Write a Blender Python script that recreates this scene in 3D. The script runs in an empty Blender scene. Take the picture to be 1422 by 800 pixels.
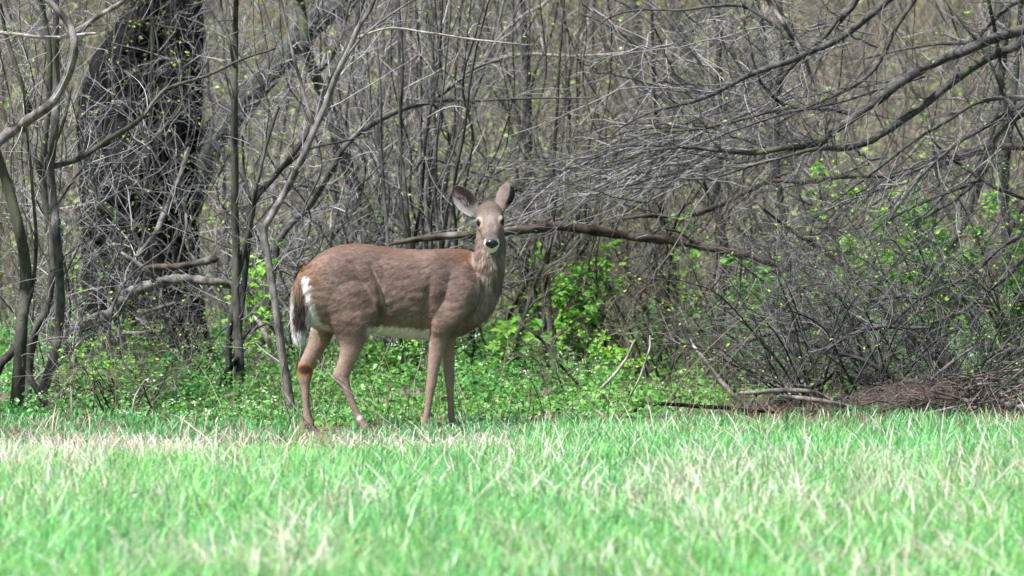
import bpy, math
import numpy as np

# ------------------------------------------------------------------ scene, camera, light
SC = bpy.context.scene
COL = SC.collection
RNG = np.random.default_rng(11)

CAM_H = 1.5                       # eye height of the photographer, metres
FPX = 7500.0                      # focal length in pixels of the 1422 wide photograph
PITCH = math.atan(250.0 / FPX)
cam_data = bpy.data.cameras.new("camera")
cam = bpy.data.objects.new("camera", cam_data)
COL.objects.link(cam)
cam.location = (0, 0, CAM_H)
cam.rotation_euler = (math.pi / 2 - PITCH, 0, 0)
cam_data.sensor_width = 36.0
cam_data.lens = FPX / 1422.0 * 36.0
cam_data.clip_start = 0.5
cam_data.clip_end = 2000.0
cam_data.dof.use_dof = True
cam_data.dof.focus_distance = 26.0
cam_data.dof.aperture_fstop = 4.2
SC.camera = cam

SUN_TO = np.array([-0.42, -0.30, 0.86]); SUN_TO /= np.linalg.norm(SUN_TO)
sun_data = bpy.data.lights.new("sun", "SUN")
sun_data.energy = 3.6
sun_data.angle = math.radians(3)
sun_data.color = (1.0, 0.985, 0.965)
sun = bpy.data.objects.new("sun", sun_data)
COL.objects.link(sun)
sun.rotation_euler = (math.acos(SUN_TO[2]), 0, math.atan2(SUN_TO[1], SUN_TO[0]) + math.pi / 2)

world = bpy.data.worlds.new("World")
SC.world = world
world.use_nodes = True
wn = world.node_tree.nodes; wl = world.node_tree.links
sky = wn.new("ShaderNodeTexSky")
sky.sky_type = "NISHITA"
sky.sun_disc = False
sky.sun_elevation = math.asin(SUN_TO[2])
sky.sun_rotation = math.atan2(SUN_TO[0], SUN_TO[1])
sky.air_density = 1.0
sky.dust_density = 3.0
sky.ozone_density = 1.0
bg = wn["Background"]
bg.inputs["Strength"].default_value = 0.06
wl.new(sky.outputs["Color"], bg.inputs["Color"])

SC.view_settings.view_transform = "Standard"
SC.view_settings.look = "None"
SC.view_settings.gamma = 1.0
SC.view_settings.exposure = 1.4
SC.render.engine = "CYCLES"
SC.cycles.max_bounces = 6
SC.cycles.diffuse_bounces = 3
SC.cycles.transmission_bounces = 3
SC.cycles.glossy_bounces = 2
SC.cycles.transparent_max_bounces = 4

# ------------------------------------------------------------------ helpers
def P(px, py, d):
    """A point of the place: seen at pixel (px, py) of the photograph from the photographer's spot, d metres out."""
    x = (px - 711.0) / FPX
    y = (400.0 - py) / FPX
    c, s = math.cos(PITCH), math.sin(PITCH)
    vy = c + y * s
    vz = -s + y * c
    t = d / vy
    return np.array([x * t, d, CAM_H + vz * t])

def smooth(a, b, x):
    t = np.clip((np.asarray(x, float) - a) / (b - a), 0, 1)
    return t * t * (3 - 2 * t)

def vnoise(x, y, seed=0):
    """Smooth value noise in two dimensions (numpy), 0..1."""
    x = np.asarray(x, float); y = np.asarray(y, float)
    xi = np.floor(x).astype(np.int64); yi = np.floor(y).astype(np.int64)
    fx = x - xi; fy = y - yi
    fx = fx * fx * (3 - 2 * fx); fy = fy * fy * (3 - 2 * fy)
    def h(a, b):
        n = (a * 374761393 + b * 668265263 + seed * 982451653) & 0x7FFFFFFF
        n = ((n ^ (n >> 13)) * 1274126177) & 0x7FFFFFFF
        return ((n ^ (n >> 16)) & 0xFFFF) / 65535.0
    return (h(xi, yi) * (1 - fx) + h(xi + 1, yi) * fx) * (1 - fy) + (h(xi, yi + 1) * (1 - fx) + h(xi + 1, yi + 1) * fx) * fy

def ground_z(x, y):
    x = np.asarray(x, float); y = np.asarray(y, float)
    n = (vnoise(x * 0.5, y * 0.5, 3) - 0.5) * 0.08 + (vnoise(x * 1.7, y * 1.7, 4) - 0.5) * 0.03
    woods = smooth(26, 36, y)
    rise = np.maximum(y - 38.0, 0)
    hill = 0.085 * rise * smooth(0, 14, rise)
    hill = np.where(rise > 110, 0.085 * 110 + (rise - 110) * 0.02, hill)
    n = n * (1 - .85 * np.exp(-(((x + .5) / 1.6) ** 2 + ((y - 24.6) / 1.3) ** 2)))
    return n * (0.3 + woods) + hill + (vnoise(x * 0.11, y * 0.11, 5) - 0.5) * 0.9 * smooth(42, 70, y)

def tag(o, label=None, cat=None, group=None, kind=None):
    if label: o["label"] = label
    if cat: o["category"] = cat
    if group: o["group"] = group
    if kind: o["kind"] = kind
    return o

def empty(name, loc):
    o = bpy.data.objects.new(name, None)
    COL.objects.link(o)
    o.location = loc
    o.empty_display_size = 0.1
    return o

def thing(name, label, cat, loc, group=None):
    return tag(empty(name, loc), label, cat, group)

def mesh_data(name, verts, quads=None, tris=None, cols=None, shade_smooth=True):
    verts = np.asarray(verts, np.float32).reshape(-1, 3)
    nq = 0 if quads is None else len(quads)
    nt = 0 if tris is None else len(tris)
    me = bpy.data.meshes.new(name)
    me.vertices.add(len(verts))
    me.vertices.foreach_set("co", verts.ravel())
    li = []
    if nq: li.append(np.asarray(quads, np.int32).ravel())
    if nt: li.append(np.asarray(tris, np.int32).ravel())
    li = np.concatenate(li)
    me.loops.add(len(li))
    me.loops.foreach_set("vertex_index", li)
    me.polygons.add(nq + nt)
    starts = np.concatenate([np.arange(nq) * 4, nq * 4 + np.arange(nt) * 3]).astype(np.int32)
    me.polygons.foreach_set("loop_start", starts)
    me.polygons.foreach_set("use_smooth", np.full(nq + nt, shade_smooth, bool))
    if cols is not None:
        ca = me.color_attributes.new("Col", "FLOAT_COLOR", "POINT")
        c4 = np.ones((len(verts), 4), np.float32)
        c4[:, :3] = np.asarray(cols, np.float32).reshape(-1, 3)
        ca.data.foreach_set("color", c4.ravel())
    me.update(calc_edges=True)
    return me

def mesh_obj(name, me, mat, parent=None, kind=None):
    """Links a mesh; its verts are in world space, so under a parent they are moved to the parent's frame."""
    if mat is not None and not me.materials: me.materials.append(mat)
    o = bpy.data.objects.new(name, me)
    COL.objects.link(o)
    if parent is not None:
        off = np.zeros(3)
        p = parent
        while p is not None:
            off += np.array(p.location); p = p.parent
        n = len(me.vertices)
        co = np.empty(n * 3, np.float32); me.vertices.foreach_get("co", co)
        co = co.reshape(-1, 3) - off.astype(np.float32)
        me.vertices.foreach_set("co", co.ravel())
        me.update()
        o.parent = parent
    if kind: o["kind"] = kind
    return o

def spline(ctrl, n):
    """Catmull-Rom through the rows of ctrl (any number of columns), n samples."""
    c = np.asarray(ctrl, float)
    if len(c) == 2:
        t = np.linspace(0, 1, n)[:, None]
        return c[0] * (1 - t) + c[1] * t
    ext = np.vstack([2 * c[0] - c[1], c, 2 * c[-1] - c[-2]])
    seg = len(c) - 1
    u = np.linspace(0, seg, n)
    i = np.minimum(u.astype(int), seg - 1)
    f = (u - i)[:, None]
    p0, p1, p2, p3 = ext[i], ext[i + 1], ext[i + 2], ext[i + 3]
    return 0.5 * (2 * p1 + (p2 - p0) * f + (2 * p0 - 5 * p1 + 4 * p2 - p3) * f ** 2 + (3 * p1 - p0 - 3 * p2 + p3) * f ** 3)

def unit(v):
    return v / np.maximum(np.linalg.norm(v, axis=-1, keepdims=True), 1e-9)

def tubes(paths, radii, sides=3, cols=None, rough=0.0, rng=RNG, cap=False):
    """paths (T,N,3), radii (T,N) -> verts, quads, vertex colours. All the tubes in one go."""
    paths = np.asarray(paths, float); radii = np.asarray(radii, float)
    T, N, _ = paths.shape
    tan = unit(np.gradient(paths, axis=1))
    ref = unit(rng.normal(size=(T, 1, 3)))
    mean = unit(tan.mean(axis=1, keepdims=True))
    bad = np.abs((ref * mean).sum(-1, keepdims=True)) > 0.75
    alt = unit(np.cross(mean, np.roll(ref, 1, -1)) + 1e-6)
    ref = np.where(bad, alt, ref)
    nrm = unit(np.cross(tan, np.broadcast_to(ref, tan.shape)))
    bi = np.cross(tan, nrm)
    a = np.linspace(0, 2 * np.pi, sides, endpoint=False)
    r = radii[:, :, None]
    if rough > 0:
        r = r * (1 + rough * rng.normal(size=(T, N, sides)))
    else:
        r = np.broadcast_to(r, (T, N, sides))
    v = paths[:, :, None, :] + r[..., None] * (np.cos(a)[None, None, :, None] * nrm[:, :, None, :] + np.sin(a)[None, None, :, None] * bi[:, :, None, :])
    idx = np.arange(T * N * sides).reshape(T, N, sides)
    i0 = idx[:, :-1, :]; i1 = idx[:, 1:, :]
    q = np.stack([i0, np.roll(i0, -1, 2), np.roll(i1, -1, 2), i1], -1).reshape(-1, 4)
    c = None
    if cols is not None:
        c = np.broadcast_to(np.asarray(cols, float)[:, None, None, :], (T, N, sides, 3)).reshape(-1, 3)
    return v.reshape(-1, 3), q, c

class Bag:
    """Collects pieces of ONE mesh."""
    def __init__(self): self.v, self.q, self.t, self.c, self.n = [], [], [], [], 0
    def add(self, v, q=None, t=None, c=None):
        v = np.asarray(v, float).reshape(-1, 3)
        self.v.append(v)
        if q is not None and len(q): self.q.append(np.asarray(q) + self.n)
        if t is not None and len(t): self.t.append(np.asarray(t) + self.n)
        self.c.append(np.broadcast_to(np.asarray(c, float) if c is not None else np.full(3, 0.5), v.shape))
        self.n += len(v)
    def data(self, name, shade_smooth=True):
        return mesh_data(name, np.vstack(self.v), np.vstack(self.q) if self.q else None,
                         np.vstack(self.t) if self.t else None, np.vstack(self.c), shade_smooth)

# ------------------------------------------------------------------ materials
def new_mat(name):
    m = bpy.data.materials.new(name)
    m.use_nodes = True
    nt = m.node_tree
    return m, nt, nt.nodes["Principled BSDF"], nt.nodes["Material Output"]

def mat_vcol(name, rough=0.8, spec=0.3, translucent=0.0, noise_scale=0.0, noise_amt=0.0, bump=0.0, bump_scale=60.0, coat=0.0):
    """Colour from the mesh's own colour attribute, broken up by noise; optional translucency for leaves."""
    m, nt, b, out = new_mat(name)
    N, L = nt.nodes, nt.links
    at = N.new("ShaderNodeAttribute"); at.attribute_name = "Col"
    src = at.outputs["Color"]
    if noise_amt > 0:
        tc = N.new("ShaderNodeTexCoord")
        nz = N.new("ShaderNodeTexNoise"); nz.inputs["Scale"].default_value = noise_scale
        nz.inputs["Detail"].default_value = 4
        L.new(tc.outputs["Object"], nz.inputs["Vector"])
        mr = N.new("ShaderNodeMapRange")
        mr.inputs["From Min"].default_value = 0.3; mr.inputs["From Max"].default_value = 0.7
        mr.inputs["To Min"].default_value = 1 - noise_amt; mr.inputs["To Max"].default_value = 1 + noise_amt
        L.new(nz.outputs["Fac"], mr.inputs["Value"])
        mx = N.new("ShaderNodeMix"); mx.data_type = "RGBA"; mx.blend_type = "MULTIPLY"
        mx.inputs["Factor"].default_value = 1.0
        L.new(src, mx.inputs["A"]); L.new(mr.outputs["Result"], mx.inputs["B"])
        src = mx.outputs["Result"]
    L.new(src, b.inputs["Base Color"])
    b.inputs["Roughness"].default_value = rough
    b.inputs["Specular IOR Level"].default_value = spec
    if bump > 0:
        tc2 = N.new("ShaderNodeTexCoord")
        n2 = N.new("ShaderNodeTexNoise"); n2.inputs["Scale"].default_value = bump_scale; n2.inputs["Detail"].default_value = 5
        L.new(tc2.outputs["Object"], n2.inputs["Vector"])
        bp = N.new("ShaderNodeBump"); bp.inputs["Strength"].default_value = bump; bp.inputs["Distance"].default_value = 0.01
        L.new(n2.outputs["Fac"], bp.inputs["Height"]); L.new(bp.outputs["Normal"], b.inputs["Normal"])
    if translucent > 0:
        tr = N.new("ShaderNodeBsdfTranslucent")
        L.new(src, tr.inputs["Color"])
        ms = N.new("ShaderNodeMixShader"); ms.inputs["Fac"].default_value = translucent
        L.new(b.outputs["BSDF"], ms.inputs[1]); L.new(tr.outputs["BSDF"], ms.inputs[2])
        L.new(ms.outputs["Shader"], out.inputs["Surface"])
    return m

def mat_bark(name, dark, light, moss=None, moss_amt=0.0, scale=18.0, stretch=0.25, rough=0.85, bump=0.6, use_col=False, spec=0.2):
    m, nt, b, out = new_mat(name)
    N, L = nt.nodes, nt.links
    tc = N.new("ShaderNodeTexCoord")
    mp = N.new("ShaderNodeMapping"); mp.inputs["Scale"].default_value = (1, 1, stretch)
    L.new(tc.outputs["Object"], mp.inputs["Vector"])
    nz = N.new("ShaderNodeTexNoise"); nz.inputs["Scale"].default_value = scale; nz.inputs["Detail"].default_value = 6
    nz.inputs["Roughness"].default_value = 0.65
    L.new(mp.outputs["Vector"], nz.inputs["Vector"])
    cr = N.new("ShaderNodeValToRGB")
    cr.color_ramp.elements[0].position = 0.36; cr.color_ramp.elements[0].color = (*dark, 1)
    cr.color_ramp.elements[1].position = 0.66; cr.color_ramp.elements[1].color = (*light, 1)
    L.new(nz.outputs["Fac"], cr.inputs["Fac"])
    src = cr.outputs["Color"]
    if moss is not None:
        n3 = N.new("ShaderNodeTexNoise"); n3.inputs["Scale"].default_value = 5.0; n3.inputs["Detail"].default_value = 4
        L.new(tc.outputs["Object"], n3.inputs["Vector"])
        r3 = N.new("ShaderNodeValToRGB")
        r3.color_ramp.elements[0].position = 0.62 - 0.25 * moss_amt; r3.color_ramp.elements[0].color = (0, 0, 0, 1)
        r3.color_ramp.elements[1].position = 0.78 - 0.25 * moss_amt; r3.color_ramp.elements[1].color = (0.85, 0.85, 0.85, 1)
        L.new(n3.outputs["Fac"], r3.inputs["Fac"])
        mx = N.new("ShaderNodeMix"); mx.data_type = "RGBA"
        mx.inputs["B"].default_value = (*moss, 1)
        L.new(r3.outputs["Color"], mx.inputs["Factor"]); L.new(src, mx.inputs["A"])
        src = mx.outputs["Result"]
    if use_col:
        at = N.new("ShaderNodeAttribute"); at.attribute_name = "Col"
        m2 = N.new("ShaderNodeMix"); m2.data_type = "RGBA"; m2.blend_type = "MULTIPLY"; m2.inputs["Factor"].default_value = 1
        L.new(src, m2.inputs["A"]); L.new(at.outputs["Color"], m2.inputs["B"])
        src = m2.outputs["Result"]
    L.new(src, b.inputs["Base Color"])
    b.inputs["Roughness"].default_value = rough
    b.inputs["Specular IOR Level"].default_value = spec
    bp = N.new("ShaderNodeBump"); bp.inputs["Strength"].default_value = bump; bp.inputs["Distance"].default_value = 0.01
    L.new(nz.outputs["Fac"], bp.inputs["Height"]); L.new(bp.outputs["Normal"], b.inputs["Normal"])
    return m

def mat_plain(name, col, rough=0.5, spec=0.5, noise=0.25, scale=40.0):
    m, nt, b, out = new_mat(name)
    N, L = nt.nodes, nt.links
    tc = N.new("ShaderNodeTexCoord")
    nz = N.new("ShaderNodeTexNoise"); nz.inputs["Scale"].default_value = scale
    L.new(tc.outputs["Object"], nz.inputs["Vector"])
    cr = N.new("ShaderNodeValToRGB")
    cr.color_ramp.elements[0].position = 0.3; cr.color_ramp.elements[1].position = 0.7
    cr.color_ramp.elements[0].color = (*[c * (1 - noise) for c in col], 1)
    cr.color_ramp.elements[1].color = (*[c * (1 + noise) for c in col], 1)
    L.new(nz.outputs["Fac"], cr.inputs["Fac"]); L.new(cr.outputs["Color"], b.inputs["Base Color"])
    b.inputs["Roughness"].default_value = rough
    b.inputs["Specular IOR Level"].default_value = spec
    return m
# ------------------------------------------------------------------ sky backdrop is the world; the ground is one sheet out to the horizon
def build_ground():
    ys = np.concatenate([np.linspace(-30, 10, 14), np.arange(11, 46, .25), np.arange(46, 90, 1.0), np.arange(90, 170, 4.0), np.linspace(180, 900, 20)])
    xs = np.concatenate([np.linspace(-500, -40, 12), np.arange(-36, -8, 2.0), np.arange(-7, 7.01, .25), np.arange(8, 37, 2.0), np.linspace(40, 500, 12)])
    X, Y = np.meshgrid(xs, ys)
    V = np.stack([X, Y, ground_z(X, Y)], -1).reshape(-1, 3)
    idx = np.arange(len(V)).reshape(X.shape)
    q = np.stack([idx[:-1, :-1], idx[:-1, 1:], idx[1:, 1:], idx[1:, :-1]], -1).reshape(-1, 4)
    # what covers each place: field turf, last year's litter along the edge, green woodland floor, leaf litter on the slope
    x, y = V[:, 0], V[:, 1]
    n = vnoise(x * .9, y * .35, 7) * .6 + vnoise(x * 3, y * 1.2, 8) * .4
    C = np.tile(np.array([.12, .17, .07]), (len(V), 1))
    def lay(c, f):
        nonlocal C
        f = np.clip(f, 0, 1)[:, None]; C = C * (1 - f) + np.asarray(c)[None] * f
    lay((.30, .25, .17), smooth(.50, .75, n) * .8)
    lay((.13, .115, .07), smooth(24.0, 25.2, y + n))
    lay((.07, .12, .045), smooth(27.0, 28.6, y + n * 1.2))
    lay((.16, .135, .115), smooth(35.5, 38.5, y + n * 2))
    lay((.32, .315, .18), smooth(44, 70, y) * smooth(.25, .6, vnoise(x * .35, y * .12, 9)) * .85)
    return mesh_data("ground", V, q, None, C)
M_GROUND = mat_vcol("earth", rough=.95, spec=.1, noise_scale=6.0, noise_amt=.35, bump=.5, bump_scale=25)
mesh_obj("ground", build_ground(), M_GROUND, kind="structure")

M_GRASS = mat_vcol("grass_blade", rough=.36, spec=.5, translucent=.35)
M_STRAW = mat_vcol("straw", rough=.6, spec=.35, translucent=.15)
M_LEAF = mat_vcol("leaf", rough=.45, spec=.4, translucent=.40)
M_LITTER = mat_vcol("litter", rough=.9, spec=.15)
M_PETAL = mat_vcol("petal", rough=.6, spec=.2, translucent=.3)

def in_view(n, y0, y1, rng, margin=.7, bias=1.0):
    """Random ground spots in the strip of land the photograph looks across, a step either side included."""
    u = rng.random(n) ** bias
    y = y0 + (y1 - y0) * u
    hw = y * 711 / FPX + margin
    x = rng.uniform(-1, 1, n) * hw
    return x, y

def blades(x, y, z, h, w, lean, az, col, tipcol, rng, curve=1.0):
    """Grass blades: two segments and a tip, each bent over its own way."""
    n = len(x)
    base = np.stack([x, y, z], 1)
    dirn = np.stack([np.cos(az), np.sin(az), np.zeros(n)], 1)
    face = az + rng.uniform(-.9, .9, n) + np.pi / 2
    side = np.stack([np.cos(face), np.sin(face), np.zeros(n)], 1) * (w * .5)[:, None]
    def at(s):
        b = lean * s ** 1.0 * .5 + lean * curve * s * s * .5
        zz = h * s * np.sqrt(np.maximum(1 - (lean * .6 * s) ** 2, .1))
        return base + dirn * (b * h)[:, None] + np.array([0, 0, 1.0]) * zz[:, None]
    p0, p1, p2, p3 = at(0.0), at(.38), at(.74), at(1.0)
    V = np.stack([p0 - side, p0 + side, p1 + side, p1 - side, p2 + side * .75, p2 - side * .75, p3], 1).reshape(-1, 3)
    b = np.arange(n)[:, None] * 7
    q = np.vstack([b + np.array([[0, 1, 2, 3]]), b + np.array([[3, 2, 4, 5]])])
    t = b + np.array([[5, 4, 6]])
    c = np.stack([col, col, col, col, .5 * (col + tipcol), .5 * (col + tipcol), tipcol], 1).reshape(-1, 3)
    return V, q, t, c

def edge_y(x):                                        # how far out the mown field reaches
    return np.interp(x, [-3, -1.6, -1.0, 0, .8, 3], [24.2, 24.2, 24.4, 24.5, 24.3, 24.3]) + (vnoise(x * 1.3, x * 0 + 3, 15) - .5) * .9

def build_grass():
    rng = np.random.default_rng(21)
    n = 400000
    x, y = in_view(n, 15.4, 26.6, rng, bias=.85)
    k = y < edge_y(x) + .1 + rng.normal(size=n) * .38
    x, y = x[k], y[k]; n = len(x)
    hgt = rng.gamma(5, .0140, n) * (.7 + .7 * vnoise(x * .8, y * .6, 33))
    right = smooth(.1, 1.6, x) * smooth(22, 25, y)
    hgt = hgt * (1 + .25 * right) * (1 - .62 * smooth(22.0, 23.8, y) * smooth(.4, -.1, x)) * (1 - .25 * smooth(23.0, 24.2, y))
    cap = np.interp(x, [-.8, .6], [.060, .120]) * rng.uniform(.6, 1.25, n)
    hgt = hgt * (1 - smooth(22.2, 23.6, y)) + np.minimum(hgt, cap) * smooth(22.2, 23.6, y)
    col = np.array([.185, .52, .175])[None] * rng.uniform(.32, 1.4, (n, 1))
    big = vnoise(x * .45, y * .22, 35)
    tuft = vnoise(x * 5.5, y * 3.0, 36)
    col = col * (.62 + .50 * big + .36 * tuft)[:, None] * (1 - .28 * right[:, None])
    yl = smooth(.35, .8, rng.random(n) * .6 + .4 * vnoise(x * .7, y * .9, 34))[:, None]
    col = col * (1 - .5 * yl) + np.array([.30, .52, .10]) * rng.uniform(.7, 1.2, (n, 1)) * .5 * yl
    bl = (rng.random(n) < .16)[:, None]
    col = np.where(bl, np.array([.10, .38, .16]) * rng.uniform(.8, 1.25, (n, 1)), col)
    tip = col * 1.12 + np.array([.025, .02, .01])
    V, q, t, c = blades(x, y, ground_z(x, y) - .004, hgt, rng.uniform(.0024, .0066, n), rng.uniform(.05, 1.25, n), rng.vonmises(.4, .5, n), col, tip, rng)
    o = mesh_obj("grass", mesh_data("grass", V, q, t, c), M_GRASS, kind="stuff")
    o["label"] = "bright green field grass in front of the doe"
    # last year's bleached grass lying among it
    n = 200000
    x, y = in_view(n, 15.4, 26.4, rng, bias=.8)
    patch = vnoise(x * 1.3, y * .6, 41) * .5 + vnoise(x * 4.2, y * 1.6, 42) * .5
    dens = .80 * smooth(.40, .68, patch + .07 * smooth(.5, -1.5, x) * smooth(22, 25, y) - .16 * smooth(.2, 1.5, x) * smooth(22.5, 25, y))
    dens = dens * (1 - .45 * smooth(21.6, 23.0, y)) * (1 - .75 * smooth(21.4, 22.8, y) * smooth(-.4, .5, x))
    k = (rng.random(n) < (.10 + .90 * dens) * (1 - .5 * smooth(21.6, 23.0, y) * smooth(-.2, .6, x))) & (y < edge_y(x) + .3)
    x, y = x[k], y[k]; n = len(x)
    col = np.array([.62, .55, .48])[None] * rng.uniform(.55, 1.25, (n, 1)) * (1 + rng.normal(size=(n, 3)) * .04)
    col = np.where((rng.random(n) < .25)[:, None], np.array([.74, .68, .60]) * rng.uniform(.8, 1.15, (n, 1)), col)
    col = np.where((rng.random(n) < .15)[:, None], np.array([.35, .24, .17]) * rng.uniform(.7, 1.15, (n, 1)), col)
    V, q, t, c = blades(x, y, ground_z(x, y), rng.gamma(5, .020, n) * (1 - .5 * smooth(22.4, 23.8, y) * (x < .3)), rng.uniform(.0018, .0046, n), rng.uniform(.2, 1.5, n), rng.vonmises(2.6, .7, n), col, col * 1.05, rng, curve=1.3)
    o = mesh_obj("dry_grass", mesh_data("dry_grass", V, q, t, c), M_STRAW, kind="stuff")
    o["label"] = "bleached dry grass mixed through the green field"
    # the strip of flattened straw and litter along the wood's edge
    n = 42000
    x = rng.uniform(-3.4, 3.6, n); y = rng.uniform(23.4, 27.2, n)
    e = edge_y(x)
    band = smooth(-.7, .1, y - e) * smooth(1.5 + .6 * smooth(0, 1.2, x), .5, y - e)
    clump = vnoise(x * 2.6, y * 1.6, 44)
    k = rng.random(n) < band * (.03 + .6 * smooth(.52, .72, clump)) * (.55 + .45 * smooth(.3, 1.2, x) + .35 * smooth(-.7, -1.4, x))
    x, y = x[k], y[k]; n = len(x)
    base = np.where((x > .3)[:, None], np.array([.27, .18, .14]), np.array([.36, .28, .22]))
    col = base * rng.uniform(.5, 1.3, (n, 1))
    V, q, t, c = blades(x, y, ground_z(x, y) + .002, rng.gamma(4, .017, n), rng.uniform(.002, .006, n), rng.uniform(.6, 1.75, n), rng.uniform(0, 6.28, n), col, col * 1.08, rng, curve=1.4)
    o = mesh_obj("edge_litter", mesh_data("edge_litter", V, q, t, c), M_STRAW, kind="stuff")
    o["label"] = "flattened straw and dead weeds along the wood edge"
build_grass()

def build_edge_tufts():
    """Ragged tufts where the field grass thins out into the herbs and litter."""
    rng = np.random.default_rng(27)
    nt = 2600
    x = rng.uniform(-3, 3.2, nt); y = 23.9 + 2.8 * rng.random(nt) ** 1.2
    k = vnoise(x * 2.2, y * 1.8, 61) + rng.normal(size=nt) * .15 > .44 + .10 * smooth(.2, .8, x) * smooth(24.6, 25.4, y)
    x, y = x[k], y[k]; nt = len(x)
    per = 16; ci = np.repeat(np.arange(nt), per); n = len(ci)
    bx = x[ci] + rng.normal(size=n) * .05; by = y[ci] + rng.normal(size=n) * .05
    h = (.025 + .045 * rng.random(nt))[ci] * rng.uniform(.5, 1.5, n)
    dry = (rng.random(nt) < .30)[ci] & (rng.random(n) < .7)
    col = np.array([.11, .40, .13]) * rng.uniform(.5, 1.3, (n, 1))
    col = np.where(dry[:, None], np.array([.46, .39, .31]) * rng.uniform(.5, 1.25, (n, 1)), col)
    V, q, t, c = blades(bx, by, ground_z(bx, by), h, rng.uniform(.003, .007, n), rng.uniform(.1, 1.2, n), rng.uniform(0, 6.28, n), col, col * 1.1, rng)
    o = mesh_obj("grass_tufts", mesh_data("grass_tufts", V, q, t, c), M_GRASS, kind="stuff")
    o["label"] = "loose grass tufts at the edge of the field round the doe's feet"
build_edge_tufts()

def leaf_faces(p, size, nrm, roll, col, rng, ratio=.55, fold=.25):
    """Little folded leaves: four points each."""
    n = len(p)
    nrm = unit(nrm)
    ref = unit(np.stack([np.cos(roll), np.sin(roll), np.zeros(n)], 1))
    a = unit(ref - nrm * (ref * nrm).sum(1, keepdims=True)); b = np.cross(nrm, a)
    s = size[:, None]
    V = np.stack([p, p + a * s * .5 + b * s * ratio * .5 + nrm * s * fold * .5, p + a * s, p + a * s * .5 - b * s * ratio * .5 + nrm * s * fold * .5], 1).reshape(-1, 3)
    k = np.arange(n)[:, None] * 4
    t = np.vstack([k + np.array([[0, 1, 2]]), k + np.array([[0, 2, 3]])])
    return V, t, np.repeat(col, 4, axis=0)

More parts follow.
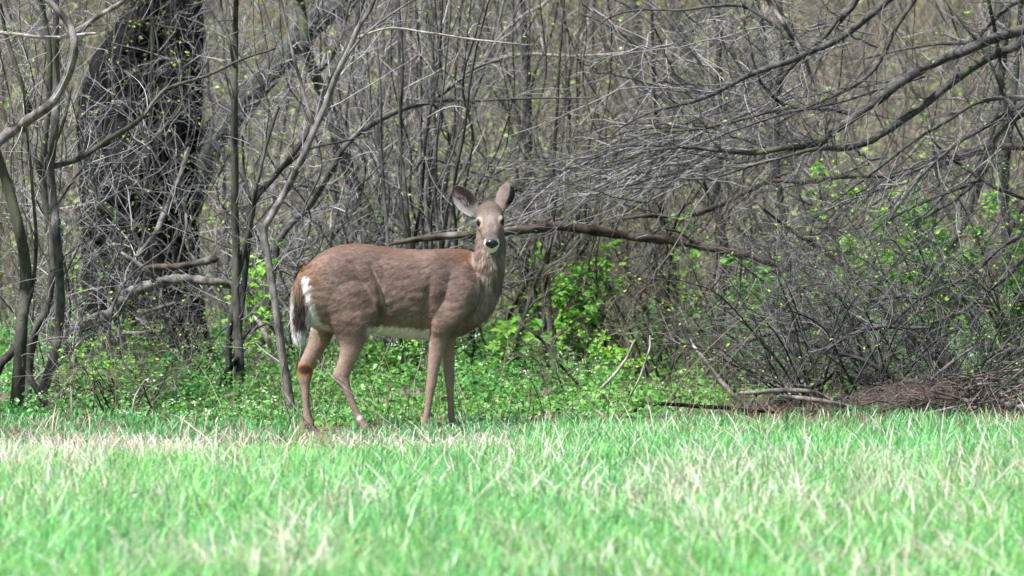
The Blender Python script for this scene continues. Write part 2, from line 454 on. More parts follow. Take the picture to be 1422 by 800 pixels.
def build_floor_plants():
    rng = np.random.default_rng(31)
    # herbs of the woodland floor: low clumps, each a tuft of leaves on a short stem
    nc = 15000
    x, y = in_view(nc, 24.7, 38.5, rng, margin=.8, bias=.9)
    den = vnoise(x * .9, y * .6, 51) * .6 + vnoise(x * 2.8, y * 1.6, 52) * .4
    p = (smooth(.22, .5, den)) * smooth(24.8, 26.0, y - 1.5 * smooth(.3, 1.2, x)) * smooth(38.5, 34.5, y)
    p = p * (.55 + .45 * smooth(.40, .62, vnoise(x * 1.9, y * 1.3, 58)))
    p = p * (1 - .75 * smooth(1.3, 2.2, x) * smooth(30.5, 28.5, y))
    p = p * (1 - .8 * smooth(1.0, .3, np.hypot((x + 2.05) / 1.0, (y - 31.2) / 1.1)))
    k = rng.random(nc) < p; x, y = x[k], y[k]; nc = len(x)
    hc = rng.gamma(4, .038, nc) * (.7 + .7 * vnoise(x * 1.4, y * 1.0, 53)); hc = np.minimum(hc, .30) * (.35 + .45 * smooth(25.0, 27.5, y))
    per = 15
    ci = np.repeat(np.arange(nc), per); n = len(ci)
    rr = rng.random(n) ** .7 * (.05 + .22 * hc[ci]); aa = rng.uniform(0, 6.283, n)
    zz = hc[ci] * rng.uniform(.15, 1.05, n)
    pts = np.stack([x[ci] + rr * np.cos(aa), y[ci] + rr * np.sin(aa), ground_z(x, y)[ci] + zz], 1)
    nrm = np.stack([np.cos(aa) * .6, np.sin(aa) * .6, np.ones(n)], 1) + rng.normal(size=(n, 3)) * .35
    hue = np.clip(vnoise(x * 1.1, y * .8, 54) + rng.normal(size=nc) * .22, 0, 1)[ci][:, None]
    col = (np.array([.060, .275, .060]) * (1 - hue) + np.array([.19, .41, .09]) * hue) * rng.uniform(.6, 1.35, (n, 1))
    V, t, c = leaf_faces(pts, rng.uniform(.014, .040, n), nrm, aa + rng.normal(size=n) * .5, col, rng, ratio=.8)
    bag = Bag(); bag.add(V, None, t, c)
    o = mesh_obj("ground_cover", bag.data("ground_cover", False), M_LEAF, kind="stuff")
    o["label"] = "low green woodland herbs covering the floor behind the doe"
    # pale flower heads on many of them
    m = rng.random(nc) < (.22 + .4 * smooth(29, 26, y)) * smooth(.36, .60, vnoise(x * .8 + 4, y * .7, 55)) + .03
    fx, fy, fh = x[m], y[m], hc[m]
    per = 8; ci = np.repeat(np.arange(len(fx)), per); n = len(ci)
    pts = np.stack([fx[ci] + rng.normal(size=n) * .012, fy[ci] + rng.normal(size=n) * .012, ground_z(fx, fy)[ci] + fh[ci] * 1.06 + rng.normal(size=n) * .006], 1)
    V, t, c = leaf_faces(pts, rng.uniform(.007, .015, n), np.array([0, -.3, 1.0]) + rng.normal(size=(n, 3)) * .4, rng.uniform(0, 6.28, n), np.array([.46, .60, .36]) * rng.uniform(.75, 1.15, (n, 1)), rng, ratio=.9, fold=.1)
    o = mesh_obj("flowers", mesh_data("flowers", V, None, t, c, False), M_PETAL, kind="stuff")
    o["label"] = "tiny white flower heads over the low green herbs"
    # dry brown stems of last year standing among the herbs
    n = 2600
    x, y = in_view(n, 24.9, 36, rng, margin=.6, bias=1.1)
    k = rng.random(n) < .25 + .75 * smooth(.45, .65, vnoise(x * 1.3, y * .9, 57)); x, y = x[k], y[k]; n = len(x)
    h = rng.gamma(4, .05, n); s = np.linspace(0, 1, 5)
    ln = rng.normal(size=(n, 2)) * .35
    path = np.stack([x[:, None] + (ln[:, :1] * h[:, None]) * s ** 1.5, y[:, None] + (ln[:, 1:] * h[:, None]) * s ** 1.5, ground_z(x, y)[:, None] + h[:, None] * s], -1) + np.cumsum(rng.normal(size=(n, 5, 3)) * .006, 1)
    cols = np.where(rng.random((n, 1)) < .6, np.array([.10, .070, .052]), np.array([.40, .33, .26])) * rng.uniform(.6, 1.3, (n, 1))
    v, q, c = tubes(path, np.linspace(.0022, .001, 5)[None] * rng.uniform(.6, 1.3, (n, 1)), 3, cols, 0.0, rng)
    o = mesh_obj("dry_stems", mesh_data("dry_stems", v, q, None, c), M_STRAW, kind="stuff")
    o["label"] = "thin dry stems of last year among the green herbs"
    # dead leaves on the slope and under the trees
    n = 60000
    y = 27 + 53 * rng.random(n) ** 1.25
    x = rng.uniform(-1, 1, n) * (y * 711 / FPX + 1.2)
    k = rng.random(n) < (.18 + .82 * smooth(34, 38, y)) * (1 - .75 * smooth(46, 60, y)); x, y = x[k], y[k]; n = len(x)
    tone = rng.random((n, 1))
    col = np.where(tone < .45, np.array([.15, .122, .105]), np.where(tone < .75, np.array([.235, .20, .172]), np.where(tone < .92, np.array([.075, .06, .052]), np.array([.36, .335, .32])))) * rng.uniform(.7, 1.25, (n, 1))
    nrm = np.array([0, -.25, 1.0]) + rng.normal(size=(n, 3)) * .38
    pts = np.stack([x, y, ground_z(x, y) + rng.uniform(.004, .035, n)], 1)
    V, t, c = leaf_faces(pts, rng.uniform(.05, .12, n), nrm, rng.uniform(0, 6.28, n), col, rng, ratio=.7, fold=.35)
    o = mesh_obj("leaf_litter", mesh_data("leaf_litter", V, None, t, c, False), M_LITTER, kind="stuff")
    o["label"] = "brown dead leaves covering the rising woodland slope"
build_floor_plants()
# ------------------------------------------------------------------ the wood: trees, saplings, shrubs, deadfall
BARK = {
    "grey":  mat_bark("bark_grey", (.030, .029, .028), (.145, .140, .132), (.065, .075, .042), .10, scale=22, stretch=.3),
    "olive": mat_bark("bark_olive", (.025, .025, .022), (.105, .103, .088), (.055, .070, .035), .35, scale=24, stretch=.3),
    "dark":  mat_bark("bark_dark", (.014, .014, .015), (.070, .067, .066), (.060, .075, .040), .25, scale=20, stretch=.25),
    "limb":  mat_bark("bark_limb", (.016, .016, .017), (.115, .110, .106), (.075, .085, .045), .40, scale=26, stretch=1.0),
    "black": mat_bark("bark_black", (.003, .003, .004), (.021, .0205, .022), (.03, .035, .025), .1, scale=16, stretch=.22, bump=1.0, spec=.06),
    "lichen": mat_bark("bark_lichen", (.014, .014, .014), (.15, .15, .146), (.10, .12, .08), .4, scale=14, stretch=1.0),
    "pale":  mat_bark("bark_pale", (.17, .15, .135), (.47, .43, .40), None, 0, scale=30, stretch=.3),
    "dead":  mat_bark("bark_dead", (.050, .045, .042), (.26, .24, .228), None, 0, scale=22, stretch=.5),
    "log":   mat_bark("bark_log", (.016, .013, .012), (.110, .085, .070), (.22, .20, .18), .12, scale=16, stretch=1.0),
    "far":   mat_bark("bark_far", (.08, .075, .066), (.20, .19, .17), (.12, .13, .08), .4, scale=8, stretch=.3),
}
M_TWIG = mat_vcol("twig_bark", rough=.55, spec=.45)

TWIG_COL = {
    "lilac": [(.28, .265, .285), (.52, .50, .53), (.075, .070, .074)],
    "grey":  [(.21, .205, .205), (.48, .465, .465), (.055, .052, .053)],
    "dark":  [(.030, .029, .032), (.060, .057, .061), (.20, .19, .195)],
    "brown": [(.17, .145, .110), (.29, .255, .205), (.070, .058, .046)],
    "olive": [(.14, .135, .095), (.21, .20, .15), (.075, .07, .05)],
    "straw": [(.42, .34, .26), (.52, .45, .37), (.30, .22, .17)],
}
def twig_cols(n, kind, rng):
    base = np.array(TWIG_COL[kind])
    return base[rng.choice(3, n, p=[.36, .20, .44])] * rng.uniform(.7, 1.3, (n, 1))

def grow(PP, RR, per_m, length, rng, s0=.1, angle=(.5, 1.15), up=0.10, wander=.30, rel=.55, rmax=.0045, npts=6, bias=None, tip=.0007):
    """Side shoots along every path of PP (T,N,3). Returns paths, radii."""
    seg = np.linalg.norm(np.diff(PP, axis=1), axis=2)
    L = seg.sum(1)
    cnt = rng.poisson(np.maximum(per_m * L * (1 - s0), 0))
    ti = np.repeat(np.arange(len(PP)), cnt)
    n = len(ti)
    if n == 0: return np.zeros((0, npts, 3)), np.zeros((0, npts))
    N = PP.shape[1]
    u = (s0 + (1 - s0) * rng.random(n)) * (N - 1)
    i = np.minimum(u.astype(int), N - 2); f = (u - i)[:, None]
    p = PP[ti, i] * (1 - f) + PP[ti, i + 1] * f
    r = RR[ti, i] * (1 - f[:, 0]) + RR[ti, i + 1] * f[:, 0]
    tan = unit(PP[ti, i + 1] - PP[ti, i])
    perp = rng.normal(size=(n, 3)); perp = unit(perp - tan * (perp * tan).sum(1, keepdims=True))
    a = rng.uniform(*angle, n)[:, None]
    d = tan * np.cos(a) + perp * np.sin(a)
    d[:, 2] += up
    if bias is not None: d = d + np.asarray(bias)
    d = unit(d)
    ln = rng.uniform(length[0], length[1], n) * (.35 + .65 * np.sqrt(rng.random(n)))
    ln = np.minimum(ln, .2 + L[ti] * .8)
    step = (ln / (npts - 1))[:, None]
    path = np.empty((n, npts, 3)); path[:, 0] = p
    bend = rng.normal(size=(n, 3)) * wander * .35
    for k in range(1, npts):
        d = unit(d + bend + rng.normal(size=(n, 3)) * wander * .5 + np.array([0, 0, up * .35]))
        path[:, k] = path[:, k - 1] + d * step
    r0 = np.minimum(r * rel, rmax) * rng.uniform(.6, 1.0, n)
    r0 = np.maximum(r0, .0012)
    rad = r0[:, None] * np.linspace(1, .3, npts)[None] ** .8
    rad = np.maximum(rad, tip)
    return path, rad

def clip_ground(path):
    z = ground_z(path[..., 0], path[..., 1]) + .003
    path[..., 2] = np.maximum(path[..., 2], z)
    return path

def add_tubes(bag, paths, radii, col, sides, rng, rough=0.0):
    if len(paths) == 0: return
    v, q, c = tubes(paths, radii, sides, col, rough, rng)
    bag.add(v, q, None, c)

def budding(bag, paths, frac, rng, size=(.016, .036), per=2, where=None):
    """Young leaves at the ends and joints of twigs."""
    T, N, _ = paths.shape
    pick = rng.random(T) < frac
    pp = paths[pick]
    if where is not None and len(pp): pp = pp[rng.random(len(pp)) < where(pp[:, -1])]
    if len(pp) == 0: return
    n = len(pp) * per
    k = np.repeat(np.arange(len(pp)), per)
    j = rng.integers(N // 2, N, n)
    p = pp[k, j] + rng.normal(size=(n, 3)) * .008
    nrm = np.array([0, -.4, .8]) + rng.normal(size=(n, 3)) * .55
    h = rng.random((n, 1))
    col = (np.array([.17, .40, .045]) * (1 - h) + np.array([.38, .52, .080]) * h) * rng.uniform(.7, 1.3, (n, 1))
    V, t, c = leaf_faces(p, rng.uniform(*size, n), nrm, rng.uniform(0, 6.28, n), col, rng, ratio=.62)
    bag.add(V, None, t, c)

def trace(pts, d, n=None, wob=.04, rng=RNG, depth_end=0.0, slim=.74):
    """Photograph pixels + half width in pixels -> a 3D path and its radii, at distance d (one number or one per point)."""
    pts = np.array(pts, float)
    k = len(pts)
    dd = np.full(k, float(d)) if np.isscalar(d) else np.asarray(d, float)
    dd = dd + np.linspace(0, depth_end, k) + rng.normal(size=k) * wob
    w = np.array([P(px, py, q) for (px, py), q in zip(pts[:, :2], dd)])
    r = pts[:, 2] * slim * dd / FPX
    n = n or max(8, 4 * k)
    s = spline(np.column_stack([w, r]), n)
    path, rad = s[:, :3], np.maximum(s[:, 3], .0008)
    path = path + (np.cumsum(rng.normal(size=path.shape), 0) * .0012) * np.linspace(0, 1, n)[:, None] ** .5
    return path, rad

def root_down(path, rad, flare=1.25):
    """Carries the foot of a stem into the ground."""
    b = path[0]; g = float(ground_z(b[0], b[1])) - .04
    if b[2] <= g: return path, rad
    m = max(2, int((b[2] - g) / .12) + 1)
    d = unit(path[0] - path[1])
    d = d * .35 + np.array([0, 0, -1.0])
    d = d / abs(d[2])
    ext = np.array([b + d * (b[2] - g) * s for s in np.linspace(1, 0, m, endpoint=False)])
    re = rad[0] * (1 + (flare - 1) * np.linspace(1, 0, m, endpoint=False) ** 2)
    return np.vstack([ext, path]), np.concatenate([re, rad])

def rise_on(path, rad, up, rng, to=.004, n=10, lean=None):
    """Carries a stem on above the frame of the photograph, tapering."""
    d = unit(path[-1] - path[-4])
    P_ = [path[-1]]
    for k in range(n):
        d = unit(d + np.array([0, 0, .12]) + rng.normal(size=3) * .08)
        P_.append(P_[-1] + d * up / n)
    P_ = np.array(P_[1:])
    return np.vstack([path, P_]), np.concatenate([rad, np.linspace(rad[-1], to, n + 1)[1:]])

def stem_mesh(path, rad, sides, rng, rough=.04, col=(1, 1, 1), knots=0):
    bag = Bag()
    add_tubes(bag, path[None], rad[None], np.array([col]), sides, rng, rough)
    for e, s in ((0, 1), (len(path) - 1, -1)):           # closed ends, a little domed
        r0 = bag.v[0].reshape(len(path), sides, 3)[e]
        c = path[e] + unit(path[e] - path[e + s]) * rad[e] * .25
        v = np.vstack([r0, c]); k = np.arange(sides)
        bag.add(v, None, np.stack([k, (k + 1) % sides, np.full(sides, sides)], 1), np.array(col))
    return bag.data("stem")

def resample(paths, n=24):
    out = []
    for p in paths:
        u = np.linspace(0, len(p) - 1, n)
        i = np.minimum(u.astype(int), len(p) - 2); f = (u - i)[:, None]
        out.append(p[i] * (1 - f) + p[i + 1] * f)
    return np.array(out)
def resample_r(rads, n=24):
    return np.array([np.interp(np.linspace(0, len(r) - 1, n), np.arange(len(r)), r) for r in rads])

def twig_layers(path, rad, rng, per_m=6, length=(.15, .6), sub=7, sublen=(.06, .28), up=.12, bias=None, rmax=.0032, s0=.1, wander=.30, third=0, angle=(.5, 1.15)):
    PP = resample([path]); RR = resample_r([rad])
    a, ra = grow(PP, RR, per_m, length, rng, s0=s0, up=up, bias=bias, rmax=rmax, wander=wander, angle=angle)
    a = clip_ground(a)
    out = [(a, ra, 4)]
    if sub and len(a):
        b, rb = grow(a, ra, sub, sublen, rng, s0=.12, up=up * .6, rel=.6, rmax=.0026, npts=5, bias=None if bias is None else np.asarray(bias) * .5)
        b = clip_ground(b); out.append((b, rb, 3))
        if third and len(b):
            c, rc = grow(b, rb, third, (.03, .12), rng, s0=.15, rel=.7, rmax=.0016, npts=4)
            out.append((clip_ground(c), rc, 3))
    return out

def put_twigs(parent, layers, kind, rng, leaf=0.0, leaf_size=(.011, .026), leaf_per=2, where=None):
    bag = Bag()
    for a, r, s in layers:
        if len(a): add_tubes(bag, a, r, twig_cols(len(a), kind, rng), s, rng)
    if bag.n: mesh_obj("twigs", bag.data("twigs"), M_TWIG, parent, kind="stuff")
    if leaf > 0:
        lb = Bag()
        for a, r, s in layers[1:] or layers:
            if len(a): budding(lb, a, leaf, rng, leaf_size, leaf_per, where)
        if lb.n: mesh_obj("leaves", lb.data("leaves", False), M_LEAF, parent, kind="stuff")

def tree(name, label, cat, d, trunk, branches=(), bark="grey", twig="lilac", seed=0, per_m=6, length=(.15, .6), sub=7, leaf=.05, group=None, rise=0.0, sides=10,
         up=.12, part="trunk", ground=True, bpart="branch", bias=None, b_per_m=None, wob=.05, sublen=(.06, .28), third=0, leaf_size=(.011, .026), flare=1.25, rough=.04, bend=0.0, rmax=.0030, s0=.1):
    per_m = per_m * 1.7; leaf = leaf * 1.8
    b_per_m = None if b_per_m is None else b_per_m * 1.3
    """A traced tree: trunk, its traced limbs (each with its own twigs)."""
    rng = np.random.default_rng(seed + 1000)
    path, rad = trace(trunk, d, wob=wob, rng=rng, depth_end=bend)
    if ground: path, rad = root_down(path, rad, flare)
    if rise > 0: path, rad = rise_on(path, rad, rise, rng)
    root = thing(name, label, cat, (path[0][0], path[0][1], float(ground_z(path[0][0], path[0][1]))), group)
    tk = mesh_obj(part, stem_mesh(path, rad, sides, rng, rough), BARK[bark], root)
    put_twigs(tk, twig_layers(path, rad, rng, per_m, length, sub, sublen, up, bias, third=third, rmax=rmax, s0=s0), twig, rng, leaf, leaf_size)
    for bi, b in enumerate(branches):
        opt = {}
        if isinstance(b, dict): opt = b; b = opt["pts"]
        dd = opt.get("d", d)
        bp, br = trace(b, dd, wob=opt.get("wob", wob), rng=rng, depth_end=opt.get("bend", 0))
        if opt.get("ground"): bp, br = root_down(bp, br)
        elif not opt.get("free"):
            j = np.argmin(np.linalg.norm(path - bp[0], axis=1))       # start inside the stem it grows from
            gap = path[j] - bp[0]
            if np.linalg.norm(gap) < .5: bp = bp + gap * np.linspace(1, 0, len(bp))[:, None] ** 3
        if opt.get("rise"): bp, br = rise_on(bp, br, opt["rise"], rng)
        bm = mesh_obj(opt.get("part", bpart), stem_mesh(bp, br, opt.get("sides", 8), rng, rough), BARK[opt.get("bark", bark)], root)
        if opt.get("label"): bm["label"] = opt["label"]
        pm = opt.get("per_m", b_per_m if b_per_m is not None else per_m)
        put_twigs(bm, twig_layers(bp, br, rng, pm, opt.get("length", length), opt.get("sub", sub), opt.get("sublen", sublen), opt.get("up", up), opt.get("bias", bias), third=opt.get("third", third), rmax=opt.get("rmax", rmax)),
                  opt.get("twig", twig), rng, opt.get("leaf", leaf), leaf_size)
    return root

def stick(name, label, cat, d, pts, bark="dead", forks=(), seed=0, group=None, sides=7, rough=.05, wob=.03, per_m=0, twig="grey", sub=4, bend=0.0, slim=.95):
    """A fallen or leaning dead branch: one mesh for the stick, a part for each fork."""
    rng = np.random.default_rng(seed + 5000)
    path, rad = trace(pts, d, wob=wob, rng=rng, depth_end=bend, slim=slim)
    path = clip_ground(path + np.array([0, 0, 0.0]))
    root = thing(name, label, cat, tuple(path[0]), group)
    m = mesh_obj("stem", stem_mesh(path, rad, sides, rng, rough), BARK[bark], root)
    for f in forks:
        fp, fr = trace(f, d, wob=wob, rng=rng); fp = clip_ground(fp)
        j = np.argmin(np.linalg.norm(path - fp[0], axis=1))
        fp = fp + (path[j] - fp[0]) * np.linspace(1, 0, len(fp))[:, None] ** 2
        mesh_obj("fork", stem_mesh(fp, fr, sides, rng, rough), BARK[bark], root)
    if per_m: put_twigs(m, twig_layers(path, rad, rng, per_m, (.08, .4), sub, up=.1), twig, rng)
    return root

# ---------------- the great dark trunk on the left, split into three above the height of the doe
def big_tree():
    rng = np.random.default_rng(77)
    d = 31.7
    def ridged(path, rad, sides, amp, seed):
        n = len(path)
        tan = unit(np.gradient(path, axis=0)); ref = np.array([0, -1.0, .001])
        a = unit(np.cross(tan, np.broadcast_to(ref, tan.shape))); b = np.cross(tan, a)
        th = np.linspace(0, 2 * np.pi, sides, endpoint=False)
        hgt = np.concatenate([[0], np.cumsum(np.linalg.norm(np.diff(path, axis=0), axis=1))])
        TH, H = np.meshgrid(th, hgt)
        # furrowed bark: long vertical plates that split and join
        warp = (vnoise(TH * 4 / 6.283 * 6, H * 2.2, seed) - .5) * 1.1
        u = TH / 6.283 * 34 + warp
        cell = np.abs(((u + .5 * np.floor(H * 3.3 + vnoise(u * .5, H * 0 + 1, seed + 1) * 2)) % 1.0) - .5) * 2
        plate = smooth(.95, .55, cell) * (.55 + .45 * smooth(.08, .3, np.abs(((H * 5.0 + vnoise(np.floor(u), H * 0, seed + 2) * 9) % 1.0) - .5) * 2))
        rr = rad[:, None] * (1 + .05 * (vnoise(TH * 2, H * 1.2, seed + 3) - .5)) + amp * plate + amp * .4 * (vnoise(TH * 30, H * 30, seed + 4) - .5)
        V = path[:, None, :] + rr[..., None] * (np.cos(TH)[..., None] * a[:, None, :] + np.sin(TH)[..., None] * b[:, None, :])
        idx = np.arange(n * sides).reshape(n, sides)
        q = np.stack([idx[:-1], np.roll(idx[:-1], -1, 1), np.roll(idx[1:], -1, 1), idx[1:]], -1).reshape(-1, 4)
        V = np.vstack([V.reshape(-1, 3), path[-1] + tan[-1] * rad[-1] * .2])
        t = np.stack([idx[-1], np.roll(idx[-1], -1), np.full(sides, n * sides)], 1)
        return mesh_data("trunk", V, q, t, np.ones_like(V))
    def run(pts, n, wob=.02):
        p, r = trace(pts, d, n=n, wob=wob, rng=rng, slim=1.0)
        return p, r
    base = P(200, 508, d); g = float(ground_z(base[0], base[1]))
    root = thing("tree", "huge black-barked tree trunk forking into three behind the grey saplings", "tree", (base[0], base[1], g))
    p, r = run([(204, 525, 112), (203, 500, 92), (201, 460, 83), (199, 400, 79), (196, 330, 77), (194, 270, 78), (193, 225, 74), (192, 200, 60)], 150)
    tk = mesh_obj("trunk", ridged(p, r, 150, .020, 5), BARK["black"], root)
    p1, r1 = run([(164, 265, 46), (162, 200, 52), (163, 150, 52), (168, 110, 46), (178, 75, 38), (192, 40, 30), (205, 0, 24), (212, -30, 20)], 90)
    p1, r1 = rise_on(p1, r1, 1.6, rng, to=.02)
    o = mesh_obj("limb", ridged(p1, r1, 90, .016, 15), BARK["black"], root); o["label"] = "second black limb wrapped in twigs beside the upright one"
    p2, r2 = run([(232, 270, 36), (241, 190, 34), (246, 120, 31), (248, 50, 30), (249, 0, 29), (250, -40, 28)], 80)
    p2, r2 = rise_on(p2, r2, 4.5, rng, to=.03)
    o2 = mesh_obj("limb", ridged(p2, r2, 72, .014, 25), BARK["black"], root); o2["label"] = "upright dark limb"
    p3, r3 = run([(258, 290, 20), (275, 240, 20), (298, 190, 19), (330, 150, 18), (360, 118, 17), (395, 80, 16), (430, 40, 16), (470, 8, 17), (500, -14, 15)], 90)
    p3, r3 = rise_on(p3, r3, 2.2, rng, to=.015)
    o3 = mesh_obj("limb", ridged(p3, r3, 48, .007, 35), BARK["lichen"], root); o3["label"] = "leaning limb mottled with pale lichen"
    put_twigs(o, twig_layers(p1, r1, rng, 130, (.2, .8), 8, rmax=.003, third=3), "brown", rng, .10)
    put_twigs(o2, twig_layers(p2[:90], r2[:90], rng, 42, (.2, .8), 7, rmax=.004), "lilac", rng, .05)
    put_twigs(o3, twig_layers(p3[:95], r3[:95], rng, 14, (.2, .8), 7, rmax=.005), "grey", rng, .08)
    put_twigs(tk, twig_layers(p[95:], r[95:], rng, 45, (.15, .6), 6, rmax=.003), "brown", rng, .08)
    return root
big_tree()

# ---------------- left edge: a clump of grey saplings
tree("sapling", "thick mossy sapling at the far left curving out of the frame", "tree", 26.1,
     [(22, 582, 15), (26, 520, 13), (30, 450, 12), (35, 385, 11.5), (27, 325, 11), (10, 260, 10), (-14, 190, 9), (-34, 120, 8)],
     [[(30, 440, 5), (44, 400, 4), (50, 340, 3.5), (46, 280, 3), (38, 200, 2.5), (30, 120, 2)]],
     bark="olive", seed=1, rise=2.0, per_m=6, leaf=.06, twig="lilac")
tree("sapling", "straight grey sapling with a long mossy side branch near the left edge", "tree", 26.3,
     [(54, 570, 10), (62, 535, 9.5), (80, 470, 9), (84, 400, 9), (79, 323, 8.5), (75, 280, 8.5), (71, 232, 8), (77, 174, 7.5), (80, 116, 7), (80, 40, 6), (81, -10, 6)],
     [{"pts": [(74, 240, 6), (92, 233, 5.5), (115, 222, 5.5), (150, 196, 5.2), (190, 170, 5), (215, 140, 4.5), (235, 122, 4), (290, 105, 3), (340, 82, 2.5), (382, 68, 1.8)], "bark": "olive", "leaf": .1}],
     bark="grey", seed=2, rise=2.5, per_m=8, leaf=.10)
tree("sapling", "leaning two-armed sapling between the left edge saplings", "tree", 26.5,
     [(38, 560, 8), (42, 500, 8), (52, 455, 7.5), (66, 425, 7.5), (74, 360, 7.5), (66, 300, 7), (60, 245, 7), (63, 200, 6.5), (70, 140, 6), (72, 80, 5.5), (62, 20, 5), (55, -20, 4.5)],
     [[(60, 248, 6), (48, 215, 5.5), (33, 180, 5), (41, 150, 4.5), (24, 92, 4.5), (12, 50, 4), (2, 5, 3.5)],
      [(62, 235, 4), (75, 205, 3.5), (92, 160, 3), (100, 120, 2.5)],
      [(70, 300, 4), (95, 260, 3), (120, 225, 2)]],
     bark="olive", seed=3, rise=1.8, per_m=7, leaf=.06)
tree("tree", "smooth brown limb sweeping in from beyond the left edge and forking", "tree", 25.9,
     [(-75, 560, 16), (-72, 480, 15), (-66, 400, 15), (-62, 320, 14), (-58, 260, 13), (-60, 180, 12), (-64, 80, 10)],
     [{"pts": [(-58, 240, 11), (-30, 216, 11), (0, 190, 10.5), (25, 172, 10), (50, 155, 9.5), (72, 138, 9), (88, 112, 8.5), (98, 88, 8), (102, 60, 7.5), (96, 35, 7), (80, 14, 6.5), (62, -4, 6), (50, -20, 5)], "bark": "dead"},
      {"pts": [(100, 50, 4.5), (115, 38, 5), (135, 22, 4.8), (165, 4, 4.5), (185, -12, 4)], "free": 1, "bark": "dead"},
      {"pts": [(-60, 60, 4), (-20, 40, 4), (0, 38, 3.6), (50, 48, 3.4), (80, 50, 3.4), (105, 47, 3), (132, 44, 2.4)], "bark": "pale"}],
     bark="grey", seed=4, rise=2, per_m=6, leaf=.05)
stick("dead_stick", "dark dead stick propped at the foot of the left saplings", "stick", 26.0, [(38, 515, 4), (55, 548, 5), (72, 572, 5), (85, 590, 4)], "dark", seed=5)
stick("dead_branch", "dark broken branch jutting in low at the left edge", "branch", 26.6, [(-25, 560, 8), (0, 508, 7), (16, 490, 6), (24, 470, 4)], "dark", seed=6)

# ---------------- the slim sapling pair right of the great trunk
tree("sapling", "upright twin-stemmed grey sapling rising in front of the pale leaning limb", "tree", 27.5,
     [(335, 563, 9), (333, 494, 8.5), (328, 416, 8), (329, 339, 7.5), (327, 294, 7.5), (327, 217, 7), (326, 136, 6.5), (328, 58, 5.5), (329, 0, 5), (330, -20, 5)],
     [{"pts": [(319, 556, 6), (318, 486, 6), (322, 436, 5.5), (330, 389, 5.5), (343, 335, 5), (351, 300, 4.5), (358, 255, 4), (372, 200, 3.5), (390, 150, 2.5)], "ground": 1, "part": "stem"},
      [(326, 90, 3.5), (318, 55, 3.5), (308, 22, 3), (305, -15, 3)],
      [(332, 480, 3), (348, 460, 2.5), (368, 450, 2)]],
     bark="olive", seed=7, rise=2.5, per_m=7, leaf=.10)
stick("dead_stick", "short black dead stick leaning on the twin-stemmed sapling", "stick", 27.4, [(298, 558, 4.5), (308, 535, 5), (318, 512, 4.5), (330, 498, 3.5)], "black", seed=8)
tree("sapling", "smooth pale brown sapling bending to the right just behind the doe's tail", "tree", 26.2,
     [(405, 574, 9), (401, 545, 8.5), (394, 505, 8), (384, 432, 7.5), (373, 360, 7), (367, 322, 7), (376, 300, 7), (394, 267, 7), (418, 221, 6.8), (435, 178, 6.5), (450, 146, 6.3), (465, 102, 6), (480, 70, 5.6), (497, 32, 5), (512, 5, 4.5), (522, -18, 4)],
     [[(433, 180, 3.5), (427, 155, 3.4), (418, 118, 3.2), (407, 77, 3), (397, 35, 2.7), (388, -10, 2.4)],
      [(470, 85, 2.5), (500, 50, 2.2), (540, 20, 2), (580, -5, 1.6)]],
     bark="dead", seed=9, rise=1.5, per_m=5, leaf=.03, wob=.03)
tree("sapling", "dark thin sapling running beside the bent brown one", "tree", 27.6,
     [(330, 470, 6), (338, 400, 6), (345, 330, 6), (352, 279, 6), (380, 244, 5.6), (408, 209, 5.2), (436, 165, 5), (452, 128, 4.2), (466, 90, 3.4), (490, 40, 2.5), (505, 0, 2)],
     [[(392, 230, 3), (430, 205, 2.6), (470, 198, 2.2), (510, 190, 1.6)], [(352, 285, 3), (340, 240, 2.6), (336, 190, 2.2)]], bark="dark", seed=10, rise=1.2, per_m=7, leaf=.04)
tree("tree", "dark mossy trunk leaning left above the doe's back", "tree", 30.6,
     [(548, 500, 13), (540, 430, 13), (530, 370, 13), (511, 300, 12.5), (493, 262, 12), (478, 225, 11), (466, 186, 10.5), (457, 155, 11), (443, 120, 10.5), (431, 85, 10), (423, 48, 10), (414, 0, 10), (408, -30, 9)],
     [[(440, 112, 4), (462, 80, 3.5), (478, 40, 3), (486, 0, 3)], [(497, 275, 4), (478, 268, 3.5), (450, 262, 3), (415, 258, 2.5)]],
     bark="olive", seed=11, rise=3.5, per_m=7, leaf=.06, flare=1.4)
tree("branch_arch", "long grey branch arching over the doe's back toward the upper right", "branch", 29.4,
     [(386, 335, 6.5), (405, 310, 6.5), (430, 285, 6.5), (455, 245, 6.2), (478, 203, 6), (505, 179, 6), (532, 163, 5.8), (559, 151, 5.4), (588, 143, 5), (612, 138, 4.6), (640, 139, 3.4), (700, 136, 2.2), (760, 134, 1.8), (830, 133, 1.4)],
     [[(590, 142, 3), (612, 160, 2.6), (600, 200, 2.4), (575, 235, 2.2)], [(612, 138, 3), (640, 112, 2.8), (662, 96, 2.6), (700, 82, 2.2)]],
     bark="grey", seed=12, part="stem", per_m=8, leaf=.04)
tree("branch_limb", "pale broken limb slanting up behind the head from the thicket", "branch", 31.5,
     [(585, 180, 4), (606, 146, 5), (629, 116, 6), (645, 106, 6.3), (662, 96, 6), (680, 88, 5.5), (699, 81, 5), (718, 78, 4), (738, 75, 3.2), (790, 78, 2.4), (850, 76, 1.6)],
     [[(648, 56, 2), (683, 41, 3.4), (718, 23, 3.4), (750, 10, 3), (780, -10, 2)]], bark="pale", seed=13, part="stem", per_m=7, leaf=.03, ground=False)
tree("branch_thin", "thin whitish branch running level across the upper middle", "branch", 27.2,
     [(495, 52, 1.6), (530, 41, 2.2), (560, 39, 2.2), (600, 45, 2), (650, 52, 1.8), (700, 58, 1.6), (740, 62, 1.3)], bark="pale", seed=14, part="stem", per_m=9, ground=False, leaf=.02)

